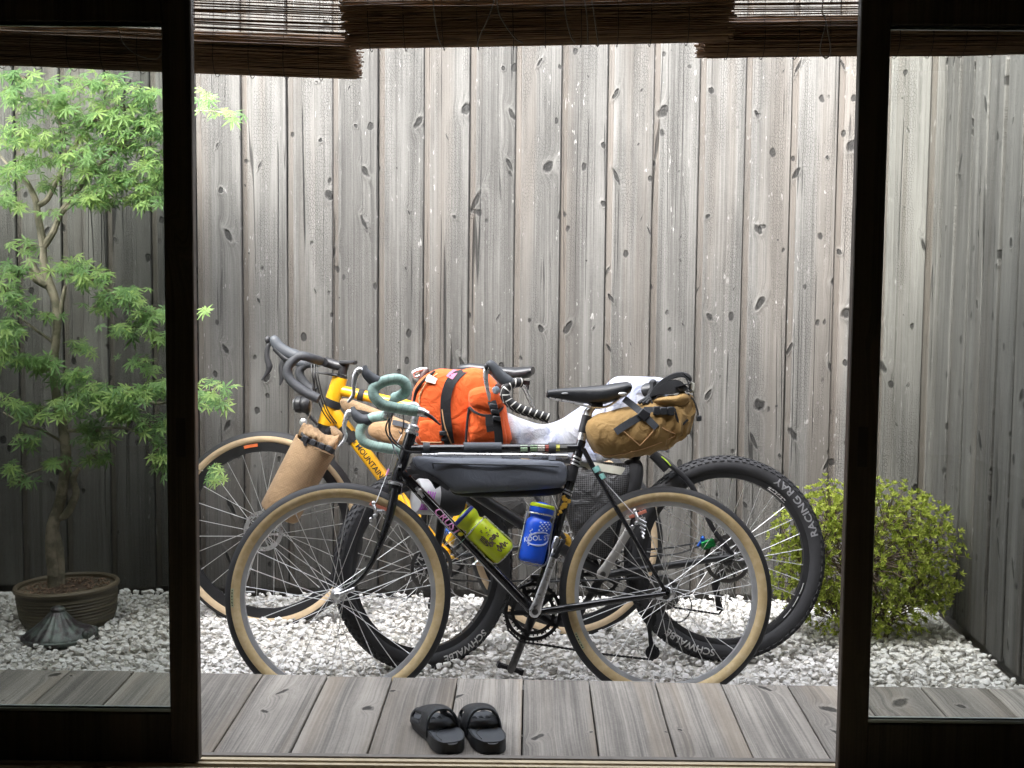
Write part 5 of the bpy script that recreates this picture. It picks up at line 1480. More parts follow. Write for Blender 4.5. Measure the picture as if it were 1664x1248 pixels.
# white towel draped over the middle bicycle
towel = pack('towel', 'white towel draped over the middle bicycle behind the leather saddle', 'towel', B(960, 730))
ridge = [(812, 668), (830, 672), (850, 680), (880, 689), (905, 683), (930, 669), (952, 654), (975, 633), (990, 616), (1006, 609.5), (1040, 610), (1066, 611), (1084, 615)]
rc = catmull([V((a, b, 0)) for a, b in ridge], 8)
nU = len(rc); nV = 26; verts = []; uv = []
for i, q in enumerate(rc):
    for j in range(nV):
        t = j / (nV - 1)
        fold = .010 * math.sin(i * .55 + 2.1 * math.sin(t * 3)) * min(1, t * 3) + .006 * math.sin(i * .23 + t * 9)
        if t < .22:                                 # far side, going up to the ridge
            s = 1 - t / .22
            y = q.y + 34 * s; w = -.010 - .045 * math.sin(s * 1.57) + fold * .5
        else:
            s = (t - .22) / .78
            bottom = 742 - 10 * math.sin(i * .09)
            y = q.y + (bottom - q.y) * s; w = .002 + .055 * (1 - math.exp(-s * 4)) + fold
        if abs(t - .22) < .03: w = .0
        verts.append(B(q.x + 2.0 * math.sin(t * 7 + i * .2), y, w))
faces = [(i * nV + j, i * nV + j + 1, (i + 1) * nV + j + 1, (i + 1) * nV + j) for i in range(nU - 1) for j in range(nV - 1)]
mb = MB(); mb.add(verts, faces); o = mb.build('cloth', M['towel'], towel, angle=0)
md = o.modifiers.new('thickness', 'SOLIDIFY'); md.thickness = .005; md.offset = 0
# grey and black flask with purple marks on the front of the middle bicycle
P0, P1 = B(676, 806, .10), B(748, 812, .05)
fl = thing('flask', 'grey and black flask with purple marks behind the near down tube', 'flask', P0)
d = (P1 - P0).normalized(); L = (P1 - P0).length
mb = MB(); mb.lathe(P0, d, [(.02, -.004), (.052, 0), (.058, .008), (.058, .062), (.057, .064)], 28); mb.build('body', M['grey_shell'], fl)
mb = MB(); mb.lathe(P0, d, [(.0572, .064), (.0585, .066), (.0585, L * .8), (.05, L), (.02, L + .003)], 28); mb.build('sleeve', M['black_nylon'], fl)
for (x, y) in ((704, 802), (692, 832)):              # comb-like purple marks
    def q(dx, dy): 
        p = B(x + dx, y + dy, .12); r_ = p - P0; r_ = r_ - d * r_.dot(d)
        return P0 + d * (p - P0).dot(d) + (r_ + B.n * .05).normalized() * .0602
    mb = MB()
    for k in range(4):
        mb.tube([q(-6 + 4 * k, -9 + k * .6), q(-8 + 4 * k, 0), q(-10 + 4 * k, 8 + k * .8)], .0019, 6)
    mb.tube([q(-10, 8), q(-4, 9), q(2, 10.5)], .0022, 6)
    mb.build('print', M['purple'], fl)
# ------------------------------------------------------------------ yellow bicycle against the fence
C = Plane(at(433, 861, 5.12), at(918, 878, 5.00), 5)
fc_, rc_, bc = C(433, 861), C(918, 878), C(722, 905)
foot = C(700, 1025); foot.z = 0
bikeC = thing('bicycle', 'yellow bicycle with black drop bars and pale tan-wall tyres against the fence', 'bicycle', foot, 'bicycles parked in the courtyard')
wc1 = wheel(bikeC, fc_, C.n, .3625, .0225, M['rubber'], M['pale_tan'], M['satin_black'], M['satin_black'], 28, 8, rim_deep=.034, rimw=.014)
wc2 = wheel(bikeC, rc_, C.n, .3480, .0225, M['rubber'], M['pale_tan'], M['satin_black'], M['satin_black'], 28, 9, rim_deep=.034, rimw=.014)
tyre_patch(wc1, fc_, C.n, .3625, .0225, 165, .07, plain('grey_patch', (.45, .44, .42), .6), M['black_print'])
ax = C.n; e_up = (V((0, 0, 1)) - ax * ax.z).normalized(); e_r = e_up.cross(ax); e_r = e_r if e_r.x > 0 else -e_r
mb = MB(); vv = []
for k in range(7):
    a = R(-16 + k * 1.6)
    for rho in (.307, .318): vv.append(fc_ + (e_up * math.cos(a) + e_r * math.sin(a)) * rho + ax * .0148)
mb.add(vv, [(2 * i, 2 * i + 1, 2 * i + 3, 2 * i + 2) for i in range(6)]); mb.build('orange_decal', plain('orange_decal', (.62, .14, .04), .5), wc1)
disc(wc1, fc_, C.n, .058, .074, .038, M['silver'], 'brake_rotor', 6)
disc(wc2, rc_, C.n, .058, .074, .038, M['silver'], 'brake_rotor', 6)
YP = M['yellow_paint']
frC = T(C, bikeC, 'frame', [(553, 613), (541, 650), (530, 690)], [.0275, .0285, .0315], YP, 18)
T(C, frC, 'top_tube', [(552, 634), (800, 690)], .0195, YP, 16)
T(C, frC, 'down_tube', [(538, 664), (722, 905)], .0245, YP, 16)
T(C, frC, 'seat_tube', [(804, 670), (722, 905)], .0175, YP, 14)
T(C, frC, 'bottom_bracket', [(722, 905, -.038), (722, 905, .038)], .024, YP, 16)
for s in (-1, 1):
    T(C, frC, 'seat_stay', [(800, 700, s * .02), (850, 775, s * .05), (918, 876, s * .068)], .0085, M['satin_black'], 10, 4)
    T(C, frC, 'chain_stay', [(730, 905, s * .025), (800, 896, s * .05), (918, 879, s * .068)], [.012, .0115, .009], M['satin_black'], 10, 4)
def dt(x, y): return on_tube(C, (538, 664), (722, 905), .0245)(x, y)
Ldt = (C(722, 905) - C(538, 664)).length
def atd(px, py):
    return (C(px, py) - (C(538, 664) + C(722, 905)) / 2).dot((C(722, 905) - C(538, 664)).normalized())
lettering('MOUNTAIN', .0275, lambda x, y: dt(atd(602, 749) + x, y), M['black_print'], frC, stretch=1.0)
lettering('k', .0275, lambda x, y: dt(atd(578, 718) + x, y), M['black_print'], frC)
mb = MB(); mb.tube([C(557, 693), C(577, 716)], .027, 16); mb.build('strap', M['black_nylon'], frC)
mb = MB(); c0, c1 = C(543, 650), C(538.5, 661); mb.tube([c0, c1], .034, 18); mb.build('strap', M['black_nylon'], frC)
T(C, frC, 'strap', [(583, 641), (592, 643)], .0225, M['black_nylon'], 14)
for y0, y1, x0, x1, r_ in ((609, 614, 554, 552.5, .024), (690, 695, 530, 528.5, .029)):
    T(C, frC, 'headset_cup', [(x0, y0), (x1, y1)], r_, M['satin_black'], 16)
fkC = T(C, bikeC, 'fork', [(529, 693), (526, 703)], .03, M['satin_black'], 16)
for s in (-1, 1):
    T(C, fkC, 'fork_blade', [(524, 703, s * .035), (500, 755, s * .05), (468, 812, s * .054), (434, 860, s * .055)], [.019, .016, .013, .010], M['satin_black'], 12, 4)
T(C, fkC, 'fork_crown', [(525, 704, -.042), (525, 704, .042)], .02, M['satin_black'], 12)
# bar, hoods, levers
stC = T(C, bikeC, 'stem', [(556, 608), (557, 596), (548, 594), (528, 588)], [.017, .018, .0175, .0185], M['satin_black'], 14, 3)
T(C, stC, 'spacer', [(558, 600), (561, 590)], .0165, M['satin_black'], 12)
mb = MB(); mb.box(C(566, 589, .0), C.u * .028, C.v * .007, C.n * .03, .003); mb.build('top_mount', M['satin_black'], stC)
nearC = [(526, 588, .02), (519, 586, .10), (508, 582.5, .175), (496, 579, .205), (486, 578.5, .212), (476, 586, .215), (468, 597, .218), (468, 610, .22), (477, 623, .222), (495, 636.5, .224), (518, 648, .225)]
farC = [(526, 588, -.02), (520, 588, -.10), (512, 590, -.18), (500, 591, -.205), (490, 597, -.21), (487, 606, -.212), (491, 617, -.214), (501, 629, -.215), (512, 636, -.215)]
hbC = T(C, bikeC, 'handlebar', [(526, 588, -.09), (526, 588, .09)], .0158, M['satin_black'], 12)
T(C, hbC, 'bar_tape', nearC[1:], .0168, M['black_tape'], 14, 6)
T(C, hbC, 'bar_tape', farC[1:], .0168, M['black_tape'], 14, 6)
hood(C, hbC, [(489, 579, .21), (477, 577, .21), (464, 571, .21), (452, 562, .21), (446, 552, .21), (444, 545.5, .21)], [.0155, .0225, .0215, .0205, .020, .0195, .0165, .008], M['hood'])
T(C, hbC, 'brake_lever', [(440, 556, .212), (434.5, 566, .212), (434, 582, .214), (437.5, 596, .214), (434, 606, .214), (425, 618, .214)], [.007, .0085, .0095, .0125, .008, .003], M['satin_black'], 10, 5, flat=(C.n, .55))
mb = MB(); mb.ball(C(435, 552, .212), C.u * .010, C.v * .014, C.n * .010, 10, 6); mb.tube(C.path([(446, 566, .214), (462, 582, .214), (474, 588, .214)]), [.010, .011, .010], 10); mb.build('lever_body', M['satin_black'], hbC)
hood(C, hbC, [(500, 592, -.205), (486, 588, -.206), (470, 584, -.206), (460, 576, -.206), (458, 566, -.206)], [.015, .021, .020, .019, .018, .013, .008], M['hood'])
T(C, hbC, 'brake_lever', [(460, 585, -.206), (457, 596, -.206), (458, 612, -.206), (455, 626, -.206)], [.009, .010, .010, .004], M['satin_black'], 8, 4, flat=(C.n, .6))
for dx in (0, 5, 9):
    cable(bikeC, C.path([(506 + dx, 592, .10), (508 + dx, 612, .12), (514 + dx, 640, .10), (524 + dx, 668, .07), (538 + dx, 688, .05)]), .0026)
cable(bikeC, C.path([(500, 640, .16), (506, 660, .12), (500, 690, .08), (512, 705, .06)]), .0022, M['cable_silver'])
T(C, bikeC, 'light_bracket', [(548, 610, .03), (530, 607, .03), (512, 605, .03), (508, 640, .03), (500, 650, .03)], .005, M['satin_black'], 8)
lamp = MB(); c = C(481, 657, .05); lamp.lathe(c, C.u, [(.022, -.004), (.028, 0), (.031, .006), (.031, .020), (.0275, .024), (.030, .028), (.030, .046), (.024, .054), (.012, .056)], 24); lo = lamp.build('head_lamp', M['satin_black'], bikeC)
lamp = MB(); lamp.lathe(c, -C.u, [(.021, .0045), (.019, .008), (.001, .010)], 20); lamp.build('lens', M['silver'], lo)
T(C, bikeC, 'light_bracket', [(496, 668, .05), (503, 676, .05), (516, 690, .04)], .006, M['satin_black'], 8)
mb = MB(); mb.lathe(C(494, 686, .06), C.n, [(.004, 0), (.014, .003), (.014, .010), (.004, .014)], 14); mb.build('bolt_head', M['silver'], bikeC)
# seatpost, saddle, drivetrain
T(C, bikeC, 'seatpost', [(803, 680), (818, 620)], .0142, M['satin_black'], 12)
saddle(bikeC, C, [(744, 596, 604, .012), (748, 592.5, 606, .02), (765, 590, 607, .026), (790, 592.5, 608, .034), (815, 596, 611, .045), (840, 597, 617, .062), (858, 595.5, 614, .072), (866, 596, 608, .070)], M['saddle'])
mb = MB(); mb.box(C(852, 622, .02), C.u * .02, C.v * .008, C.n * .01, .002); mb.box(C(857, 628, .02), C.u * .006, C.v * .012, C.n * .01, .002); mb.build('light_bracket', M['satin_black'], bikeC)
crank(bikeC, C(722, 905, .062), C(700, 985, .07), C.n, M['satin_black'], .018, .0125)
chainring(bikeC, bc, C.n, .080, -.046, M['satin_black'], teeth=40)
mb = MB(); mb.lathe(C(915, 879, .045), C.n, [(.012, 0), (.030, .004), (.030, .010), (.010, .014)], 18); mb.build('gold_cap', M['gold'], bikeC)
mb = MB(); mb.box(C(735, 905, .03), C.u * .03, C.v * .006, C.n * .01, .002); mb.build('gold_trim', M['gold'], bikeC)
mb = MB(); mb.lathe(rc_, C.n, [(.012, -.062)] + [q for k in range(8) for q in ((.022 + .0045 * k, -.060 + .0038 * k), (.022 + .0045 * k, -.0585 + .0038 * k), (.016, -.0575 + .0038 * k))] + [(.012, -.029)], 36); mb.build('cassette', M['steel_dark'], bikeC)
chain(bikeC, C.path([(918, 850, -.046), (722, 868, -.046), (700, 880, -.046), (686, 905, -.046), (700, 935, -.046), (722, 942, -.046), (800, 946, -.05), (930, 940, -.05)]), M['satin_black'])
# tan fork bag
P0, P1 = C(512, 724, .135), C(452, 837, .125)
kb = thing('fork_bag', 'tan roll-top bag strapped to the fork of the yellow bicycle', 'bag', P1)
d = (P0 - P1); L = d.length; d.normalize(); sdv = C.n.cross(d).normalized()
rings = []
rs = np.random.RandomState(2)
for h, a, b in ((0, .050, .045), (.003, .066, .060), (.012, .0735, .068), (L * .3, .075, .069), (L * .6, .076, .069), (L * .88, .077, .068), (L * .96, .078, .066), (L, .0785, .064), (L + .002, .074, .058), (L - .010, .070, .050)):
    rings.append([P1 + d * (h + .004 * math.cos(t * 2 + 1) * (h > L * .9)) + sdv * (a * math.cos(t)) + C.n * (b * math.sin(t)) for t in np.linspace(0, 2 * math.pi, 32, endpoint=False)])
mb = MB(); mb.loft(rings); mb.build('body', M['tan_ripstop'], kb)
rings = []
for i in range(9):
    h = L - .008 + .052 * i / 8; q = i / 8
    a = .068 - .006 * q + .004 * math.sin(q * 9); b = .046 * (1 - q) + .020 * q + .003 * math.sin(q * 11)
    rings.append([P1 + d * (h + .006 * math.sin(t * 3 + i)) + sdv * (a * math.cos(t)) + C.n * (b * math.sin(t) + .003 * math.sin(5 * t + i)) for t in np.linspace(0, 2 * math.pi, 32, endpoint=False)])
mb = MB(); mb.loft(rings); mb.build('neck', M['tan_ripstop'], kb)
# the mouth rolled down on itself: a flattened spiral, flaring at its ends
ra_, rb_ = C(490, 700, .150), C(546, 722, .150); axr = (rb_ - ra_).normalized(); upr = (d - axr * d.dot(axr)).normalized(); nr_ = axr.cross(upr)
rings = []
for i in range(25):
    q = i / 24; cc_ = ra_.lerp(rb_, q) + upr * (.004 * math.sin(q * 7)) ; fl_ = 1 + .22 * abs(2 * q - 1) ** 4
    ring = []
    for k in range(26):
        a_ = 2 * math.pi * k / 26
        wr_ = 1 + .09 * math.sin(3 * a_ + q * 9) + .06 * math.sin(5 * a_ - q * 23) + .05 * math.sin(q * 41 + a_)
        ring.append(cc_ + upr * (.024 * fl_ * wr_ * math.cos(a_)) + nr_ * (.030 * wr_ * math.sin(a_)))
    rings.append(ring)
mb = MB(); mb.loft(rings); mb.build('roll_top', M['tan_ripstop'], kb)
mb = MB()
for q_ in (.02, .98):
    cc_ = ra_.lerp(rb_, q_); sp_ = [cc_ + axr * (.003 if q_ > .5 else -.003) + upr * (.020 * (1 - t_ / 15) * math.cos(t_)) + nr_ * (.025 * (1 - t_ / 15) * math.sin(t_)) for t_ in np.linspace(0, 11, 40)]
    mb.tube(sp_, .0022, 5)
mb.build('rolled_edge', M['piping'], kb)
mb = MB(); mb.strap(catmull(C.path([(490, 712, .17), (500, 716, .195), (515, 722, .20), (530, 728, .195), (542, 735, .175)]), 4), .02, .003, d); mb.build('strap', M['black_nylon'], kb)
for x, y in ((496, 713), (509, 719), (523, 725), (534, 729)):
    mb = MB(); mb.box(C(x, y, .203), sdv * .011, d * .011, C.n * .006, .003); mb.build('buckle', M['buckle'], kb)
for (a_, b_) in (((494, 716, .20), (497, 724, .20)), ((489, 702, .17), (496, 712, .19))):
    T(C, kb, 'strap', [a_, b_], .006, M['black_nylon'], 6)
mb = MB(); mb.strap(catmull(C.path([(545, 704, .12), (538, 700, .14), (530, 697, .14)]), 3), .018, .004, d); mb.build('strap', M['black_nylon'], kb)
mb = MB(); mb.puff(outline(C, [(537, 692), (549, 698), (556, 706), (552, 716), (541, 708)], .12, 3), C.n, .03, noise=.004, seed=8); mb.build('side_flap', M['tan_ripstop'], kb)
# the same bag on the far side, peeping out low
P0f, P1f = C(506, 760, -.10), C(482, 842, -.10)
# tan frame bags
tb = thing('top_tube_bag', 'tan canvas bag lying under the top tube of the yellow bicycle', 'bag', C(610, 690))
mb = MB(); mb.puff(outline(C, [(553, 650), (566, 648), (590, 656), (620, 668), (648, 680), (672, 690), (672, 704), (640, 698), (600, 684), (572, 674), (556, 664)], .055, 4), C.n, .030, p=3, noise=.005, seed=21); mb.build('body', M['tan_ripstop'], tb)
mb = MB(); mb.strap(catmull(C.path([(578, 668, .082), (592, 671, .086), (606, 676, .082)]), 4), .014, .006, C.v); mb.build('zip', M['black_nylon'], tb)
pb = thing('pouch', 'brown canvas pouch framed by the far mint drop bar', 'bag', C(630, 715))
mb = MB(); mb.puff(outline(C, [(598, 698), (604, 688), (622, 684), (648, 687), (672, 694), (676, 712), (664, 722), (640, 722), (618, 716), (602, 708)], .09, 4), C.n, .034, p=2.8, noise=.005, seed=22); mb.build('body', M['brown_canvas'], pb)
mb = MB(); mb.strap(catmull(C.path([(638, 686, .122), (655, 690, .124), (672, 696, .115)]), 4), .018, .003, C.v); mb.build('strap', M['web_grey'], pb)
# dark round sack and a clear bottle low on the yellow bicycle
sk = thing('stuff_sack', 'dark round cloth sack between the lime and the blue bottle', 'bag', C(812, 860))
mb = MB(); mb.puff(outline(C, [(770, 826), (778, 802), (800, 790), (830, 792), (850, 806), (855, 828), (844, 850), (820, 862), (794, 858), (776, 846)], .03, 4), C.n, .05, noise=.006, seed=31); mb.build('body', fabric('charcoal_cloth', (.05, .048, .046), wr=.5), sk)
cb = thing('clear_bottle', 'clear plastic bottle tucked behind the near down tube', 'bottle', C(770, 915))
P0, P1 = C(728, 868, .09), C(772, 912, .09); d = (P1 - P0).normalized(); L = (P1 - P0).length
mb = MB(); mb.lathe(P0, d, [(.012, -.004), (.030, 0), (.035, .010), (.036, .03), (.033, .045), (.036, .06), (.036, L), (.03, L + .006), (.01, L + .006)], 24); mb.build('body', M['clear'], cb)
mb = MB(); mb.lathe(P0, -d, [(.014, .002), (.014, .018), (.010, .020)], 16); mb.build('cap', M['blue_anod'], cb)
# ------------------------------------------------------------------ potted maple
def limb(parent, name, pts, rad, m=M['bark'], Y=5.03, n=10, k=5):
    P = catmull([at(p[0], p[1], p[2] if len(p) > 2 else Y) for p in pts], k)
    mb = MB(); mb.tube(P, rad, n)
    return mb.build(name, m, parent)
maple = thing('maple_tree', 'potted green maple seen through the glass sliding door', 'tree', at(90, 968, 5.03))
trunk = limb(maple, 'trunk', [(89, 975), (88, 930), (84, 895), (86, 855), (97, 818), (104, 778), (107, 738), (103, 700), (96, 668), (90, 630), (88, 590), (91, 552), (93, 515), (88, 482), (79, 460), (71, 430), (71, 398)], [.027, .024, .023, .023, .020, .019, .018, .0175, .017, .016, .015, .015, .015, .015, .018, .014, .011], n=14)
limb(trunk, 'branch', [(99, 965), (99, 925), (97, 890), (90, 860)], [.016, .015, .014, .012])
limb(trunk, 'branch', [(93, 842), (108, 835), (118, 818), (124, 800), (119, 778), (129, 760)], [.014, .015, .014, .013, .012, .008])
limb(trunk, 'branch', [(78, 462), (60, 450), (50, 430), (46, 418)], [.020, .022, .018, .008])
limb(trunk, 'branch', [(93, 520), (99, 500), (103, 480), (106, 465)], [.008, .009, .008, .006])
BR = [([(71, 400), (62, 352), (58, 326), (46, 300), (37, 288), (33, 265), (38, 249)], [.015, .013, .012, .010, .009, .007, .004]),
      ([(71, 400), (86, 378), (98, 350), (112, 335), (130, 325)], [.014, .012, .010, .008, .005]),
      ([(60, 335), (77, 324), (90, 298), (102, 276), (110, 261), (122, 238), (136, 214), (155, 195), (172, 180)], [.011, .010, .009, .009, .008, .007, .006, .005, .003]),
      ([(108, 263), (104, 236), (102, 212), (88, 184), (70, 170), (35, 158)], [.008, .007, .006, .005, .004, .003]),
      ([(98, 345), (120, 318), (142, 288), (173, 257), (215, 215), (258, 184), (300, 165)], [.010, .009, .009, .008, .007, .005, .004]),
      ([(88, 184), (105, 168), (118, 150), (125, 135)], [.005, .004, .003, .002]),
      ([(37, 288), (15, 270), (-10, 240)], [.007, .005, .003]),
      ([(85, 440), (120, 445), (160, 460), (205, 490), (245, 520)], [.007, .006, .005, .004, .003]),
      ([(90, 600), (60, 600), (30, 590), (0, 575)], [.007, .006, .004, .003]),
      ([(96, 665), (130, 640), (175, 640), (220, 648), (262, 655), (310, 640), (350, 632)], [.009, .008, .007, .006, .005, .004, .003]),
      ([(104, 700), (150, 700), (200, 695), (250, 720), (270, 760), (330, 765)], [.007, .006, .005, .004, .003, .002]),
      ([(104, 720), (70, 700), (40, 690), (5, 670)], [.006, .005, .004, .003]),
      ([(106, 745), (60, 765), (25, 775)], [.006, .004, .003]),
      ([(85, 555), (50, 530), (20, 505)], [.006, .005, .003]),
      ([(215, 215), (270, 190), (330, 180), (385, 187)], [.004, .003, .0025, .0015])]
for p, r_ in BR: limb(trunk, 'branch', p, r_, n=8)

def maple_leaf(seed):
    rs = np.random.RandomState(seed)
    lobes = [(-150, .42), (-95, .70), (-47, .93), (0, 1.0), (47, .93), (95, .70), (150, .42)]
    v = [V((0, 0, 0))]; f = []
    for i, (a, l) in enumerate(lobes):
        a += rs.uniform(-6, 6); l *= rs.uniform(.9, 1.08)
        d = V((math.sin(R(a)), math.cos(R(a)), 0)); s = V((d.y, -d.x, 0)); wd = .092 * (1 if abs(a) < 120 else .7)
        droop = -.16 * l
        b = len(v)
        v += [d * l * .30 - s * wd * .75 + V((0, 0, .01)), d * l * .55 - s * wd + V((0, 0, droop * .35 + .015)), d * l + V((0, 0, droop)), d * l * .55 + s * wd + V((0, 0, droop * .35 + .015)), d * l * .30 + s * wd * .75 + V((0, 0, .01)), d * l * .5 + V((0, 0, droop * .3 - .012))]
        f += [(0, b, b + 5), (b, b + 1, b + 5), (b + 1, b + 2, b + 5), (b + 2, b + 3, b + 5), (b + 3, b + 4, b + 5), (b + 4, 0, b + 5)]
    # stalk
    b = len(v); v += [V((.012, 0, 0)), V((-.012, 0, 0)), V((-.008, -.55, -.10)), V((.008, -.55, -.10))]; f += [(b, b + 1, b + 2, b + 3)]
    return v, f
LEAVES = [maple_leaf(k) for k in range(8)]
CL = [  # x, y, spread x, spread y, depth, number
    (150, 138, 55, 22, 4.98, 34), (85, 165, 45, 25, 5.0, 34), (30, 155, 35, 22, 4.95, 18), (200, 175, 55, 30, 4.98, 48), (145, 195, 60, 26, 5.02, 44), (240, 205, 30, 30, 4.95, 32),
    (95, 225, 60, 24, 5.0, 34), (190, 235, 65, 28, 5.0, 50), (30, 220, 35, 28, 4.95, 26), (245, 265, 28, 28, 4.93, 28), (20, 280, 25, 22, 4.95, 16), (150, 275, 50, 20, 5.03, 24), (205, 295, 60, 20, 4.97, 44), (140, 318, 40, 12, 4.97, 20), (235, 325, 35, 14, 4.95, 22), (255, 300, 25, 30, 4.97, 20),
    (60, 262, 40, 18, 5.02, 18), (8, 322, 22, 14, 4.9, 10), (30, 335, 12, 6, 4.9, 4), (75, 345, 18, 6, 4.88, 4),
    (112, 432, 30, 14, 4.95, 18), (150, 452, 38, 16, 4.94, 24), (195, 482, 42, 18, 4.93, 28), (240, 512, 34, 18, 4.92, 24), (205, 535, 38, 12, 4.95, 18), (258, 548, 20, 14, 4.93, 10), (130, 565, 26, 16, 5.08, 10), (75, 512, 22, 6, 4.93, 6), (160, 495, 26, 12, 5.02, 10),
    (12, 470, 26, 20, 4.9, 16), (35, 492, 24, 14, 4.9, 12), (15, 530, 28, 18, 4.92, 16), (10, 575, 22, 20, 4.9, 14), (40, 585, 24, 12, 4.92, 12), (22, 545, 20, 16, 4.9, 10),
    (70, 590, 34, 14, 4.95, 18), (115, 612, 36, 18, 4.93, 24), (160, 640, 44, 18, 4.92, 34), (215, 640, 44, 20, 4.92, 34), (255, 630, 24, 22, 4.92, 20), (190, 672, 50, 20, 4.94, 30), (240, 690, 36, 24, 4.95, 22), (262, 740, 14, 42, 4.95, 16), (150, 705, 34, 22, 4.98, 16), (60, 670, 38, 16, 4.92, 16), (20, 655, 28, 18, 4.9, 12), (50, 712, 26, 12, 4.92, 10), (15, 760, 24, 16, 4.92, 8), (28, 780, 24, 8, 4.92, 6), (85, 752, 24, 10, 4.95, 6), (150, 742, 30, 14, 5.0, 8),
    (40, 125, 40, 14, 4.95, 16), (230, 150, 30, 16, 4.95, 16), (120, 255, 60, 16, 4.9, 20), (90, 300, 60, 14, 5.1, 14), (180, 330, 60, 10, 5.08, 14), (40, 400, 40, 12, 5.15, 8), (30, 440, 30, 14, 4.95, 10), (225, 590, 34, 14, 5.0, 10), (110, 660, 40, 14, 4.9, 14),
    (345, 635, 30, 20, 4.95, 16), (350, 655, 22, 16, 4.97, 8), (352, 768, 18, 20, 4.98, 10), (335, 160, 14, 22, 4.98, 9), (372, 186, 24, 7, 5.0, 8), (333, 505, 6, 6, 5.0, 2)]
rs = np.random.RandomState(11)
allv = []; n_all = []
for (x, y, sx, sy, Y, n) in CL:
    for k in range(int(n * 1.5)):
        a = rs.normal(scale=.5), rs.normal(scale=.5)
        p = at(x + sx * float(np.clip(a[0], -1.15, 1.15)), y + sy * float(np.clip(a[1], -1.2, 1.2)), Y + rs.uniform(-.14, .12))
        s = rs.uniform(.029, .054)
        yaw = rs.uniform(0, 6.28); tip = rs.uniform(.25, 1.05)
        m = Matrix.Rotation(rs.uniform(-.35, .35), 3, 'Y') @ Matrix.Rotation(rs.normal(scale=.8), 3, 'Z') @ Matrix.Rotation(math.pi, 3, 'Z')   # tips mostly towards the viewer
        m = Matrix.Rotation(rs.uniform(-.6, .6), 3, 'Z') @ Matrix.Rotation(tip, 3, 'X') @ Matrix.Rotation(rs.uniform(-.5, .5), 3, 'Y') @ Matrix.Rotation(math.pi + rs.normal(scale=.9), 3, 'Z')
        allv.append((p, m, s, rs.randint(8)))
order = sorted(range(len(allv)), key=lambda i: -(allv[i][2] / allv[i][0].y))
own = set(order[:300])
LM = []
for v, f in LEAVES:
    me = bpy.data.meshes.new('leaf'); me.from_pydata([tuple(q) for q in v], [], f); me.materials.append(M['maple']); LM.append(me)
base = maple.location
crown = MB(); twigs = MB()
for i, (p, m, s, k) in enumerate(allv):
    if i in own:
        o = bpy.data.objects.new('leaf', LM[k]); COL.objects.link(o); o.parent = maple
        o.matrix_local = Matrix.Translation(p - base) @ m.to_4x4() @ Matrix.Scale(s, 4)
    else:
        v, f = LEAVES[k]; crown.add([p + m @ (q * s) for q in v], f)
o = crown.build('foliage', M['maple'], maple, smooth=False); o['kind'] = 'stuff'
for (x, y, sx, sy, Y, n) in CL:
    c = at(x, y, Y)
    for k in range(max(3, n // 4)):
        q = at(x + sx * rs.uniform(-.8, .8), y + sy * rs.uniform(-.7, .7), Y + rs.uniform(-.08, .08))
        twigs.tube(catmull([c + V((rs.normal() * .01, 0, -.01)), c.lerp(q, .5) + V((0, 0, .008)), q], 3), [.0022, .0014, .0008], 5)
o = twigs.build('twigs', M['twig'], maple); o['kind'] = 'stuff'

# pot
pc = at(112, 1010, 5.03); pc.z = 0.0
pot = thing('plant_pot', 'wide brown ridged clay pot holding the maple', 'pot', pc)
prof = [(.150, -.01), (.165, .0), (.176, .03)]
for k in range(7): prof += [(.180 + .0015 * k, .040 + k * .0135), (.1775 + .0015 * k, .046 + k * .0135)]
tiltm = Matrix.Translation(pc) @ Matrix.Rotation(R(-2.5), 4, 'Y') @ Matrix.Translation(-pc)
prof += [(.188, .142), (.190, .150)]
mb = MB(); mb.lathe(pc, (0, 0, 1), [(a_ * .95, b_ * .86) for a_, b_ in prof], 48); mb.v = [tuple(tiltm @ V(q)) for q in mb.v]; mb.build('body', M['pot'], pot)
mb = MB(); mb.lathe(pc, (0, 0, 1), [(a_ * .95, b_ - .021) for a_, b_ in ((.189, .148), (.195, .150), (.197, .158), (.193, .165), (.184, .166), (.178, .160), (.176, .12))], 48, cap=False); mb.v = [tuple(tiltm @ V(q)) for q in mb.v]; mb.build('rim', M['pot_rim'], pot)
mb = MB(); rings = []
for i in range(9):
    r_ = .168 * i / 8 + .001
    rings.append([pc + V((r_ * math.cos(t), r_ * math.sin(t), .121 + .018 * (1 - i / 8) + .003 * math.sin(5 * t + i * 2))) for t in np.linspace(0, 6.2832, 40, endpoint=False)])
mb.loft(rings, cap=True); mb.v = [tuple(tiltm @ V(q)) for q in mb.v]; mb.build('soil', M['potsoil'], pot)
mb = MB()
for k in range(420):
    t = rs.uniform(0, 6.28); r_ = .162 * math.sqrt(rs.rand()); s = rs.uniform(.002, .0055)
    mb.ball(tiltm @ (pc + V((r_ * math.cos(t), r_ * math.sin(t), .127 + .018 * (1 - r_ / .178)))), V((s, 0, 0)), V((0, s, 0)), V((0, 0, s * .7)), 5, 4)
o = mb.build('grit', M['potgrit'], pot, smooth=False); o['kind'] = 'stuff'

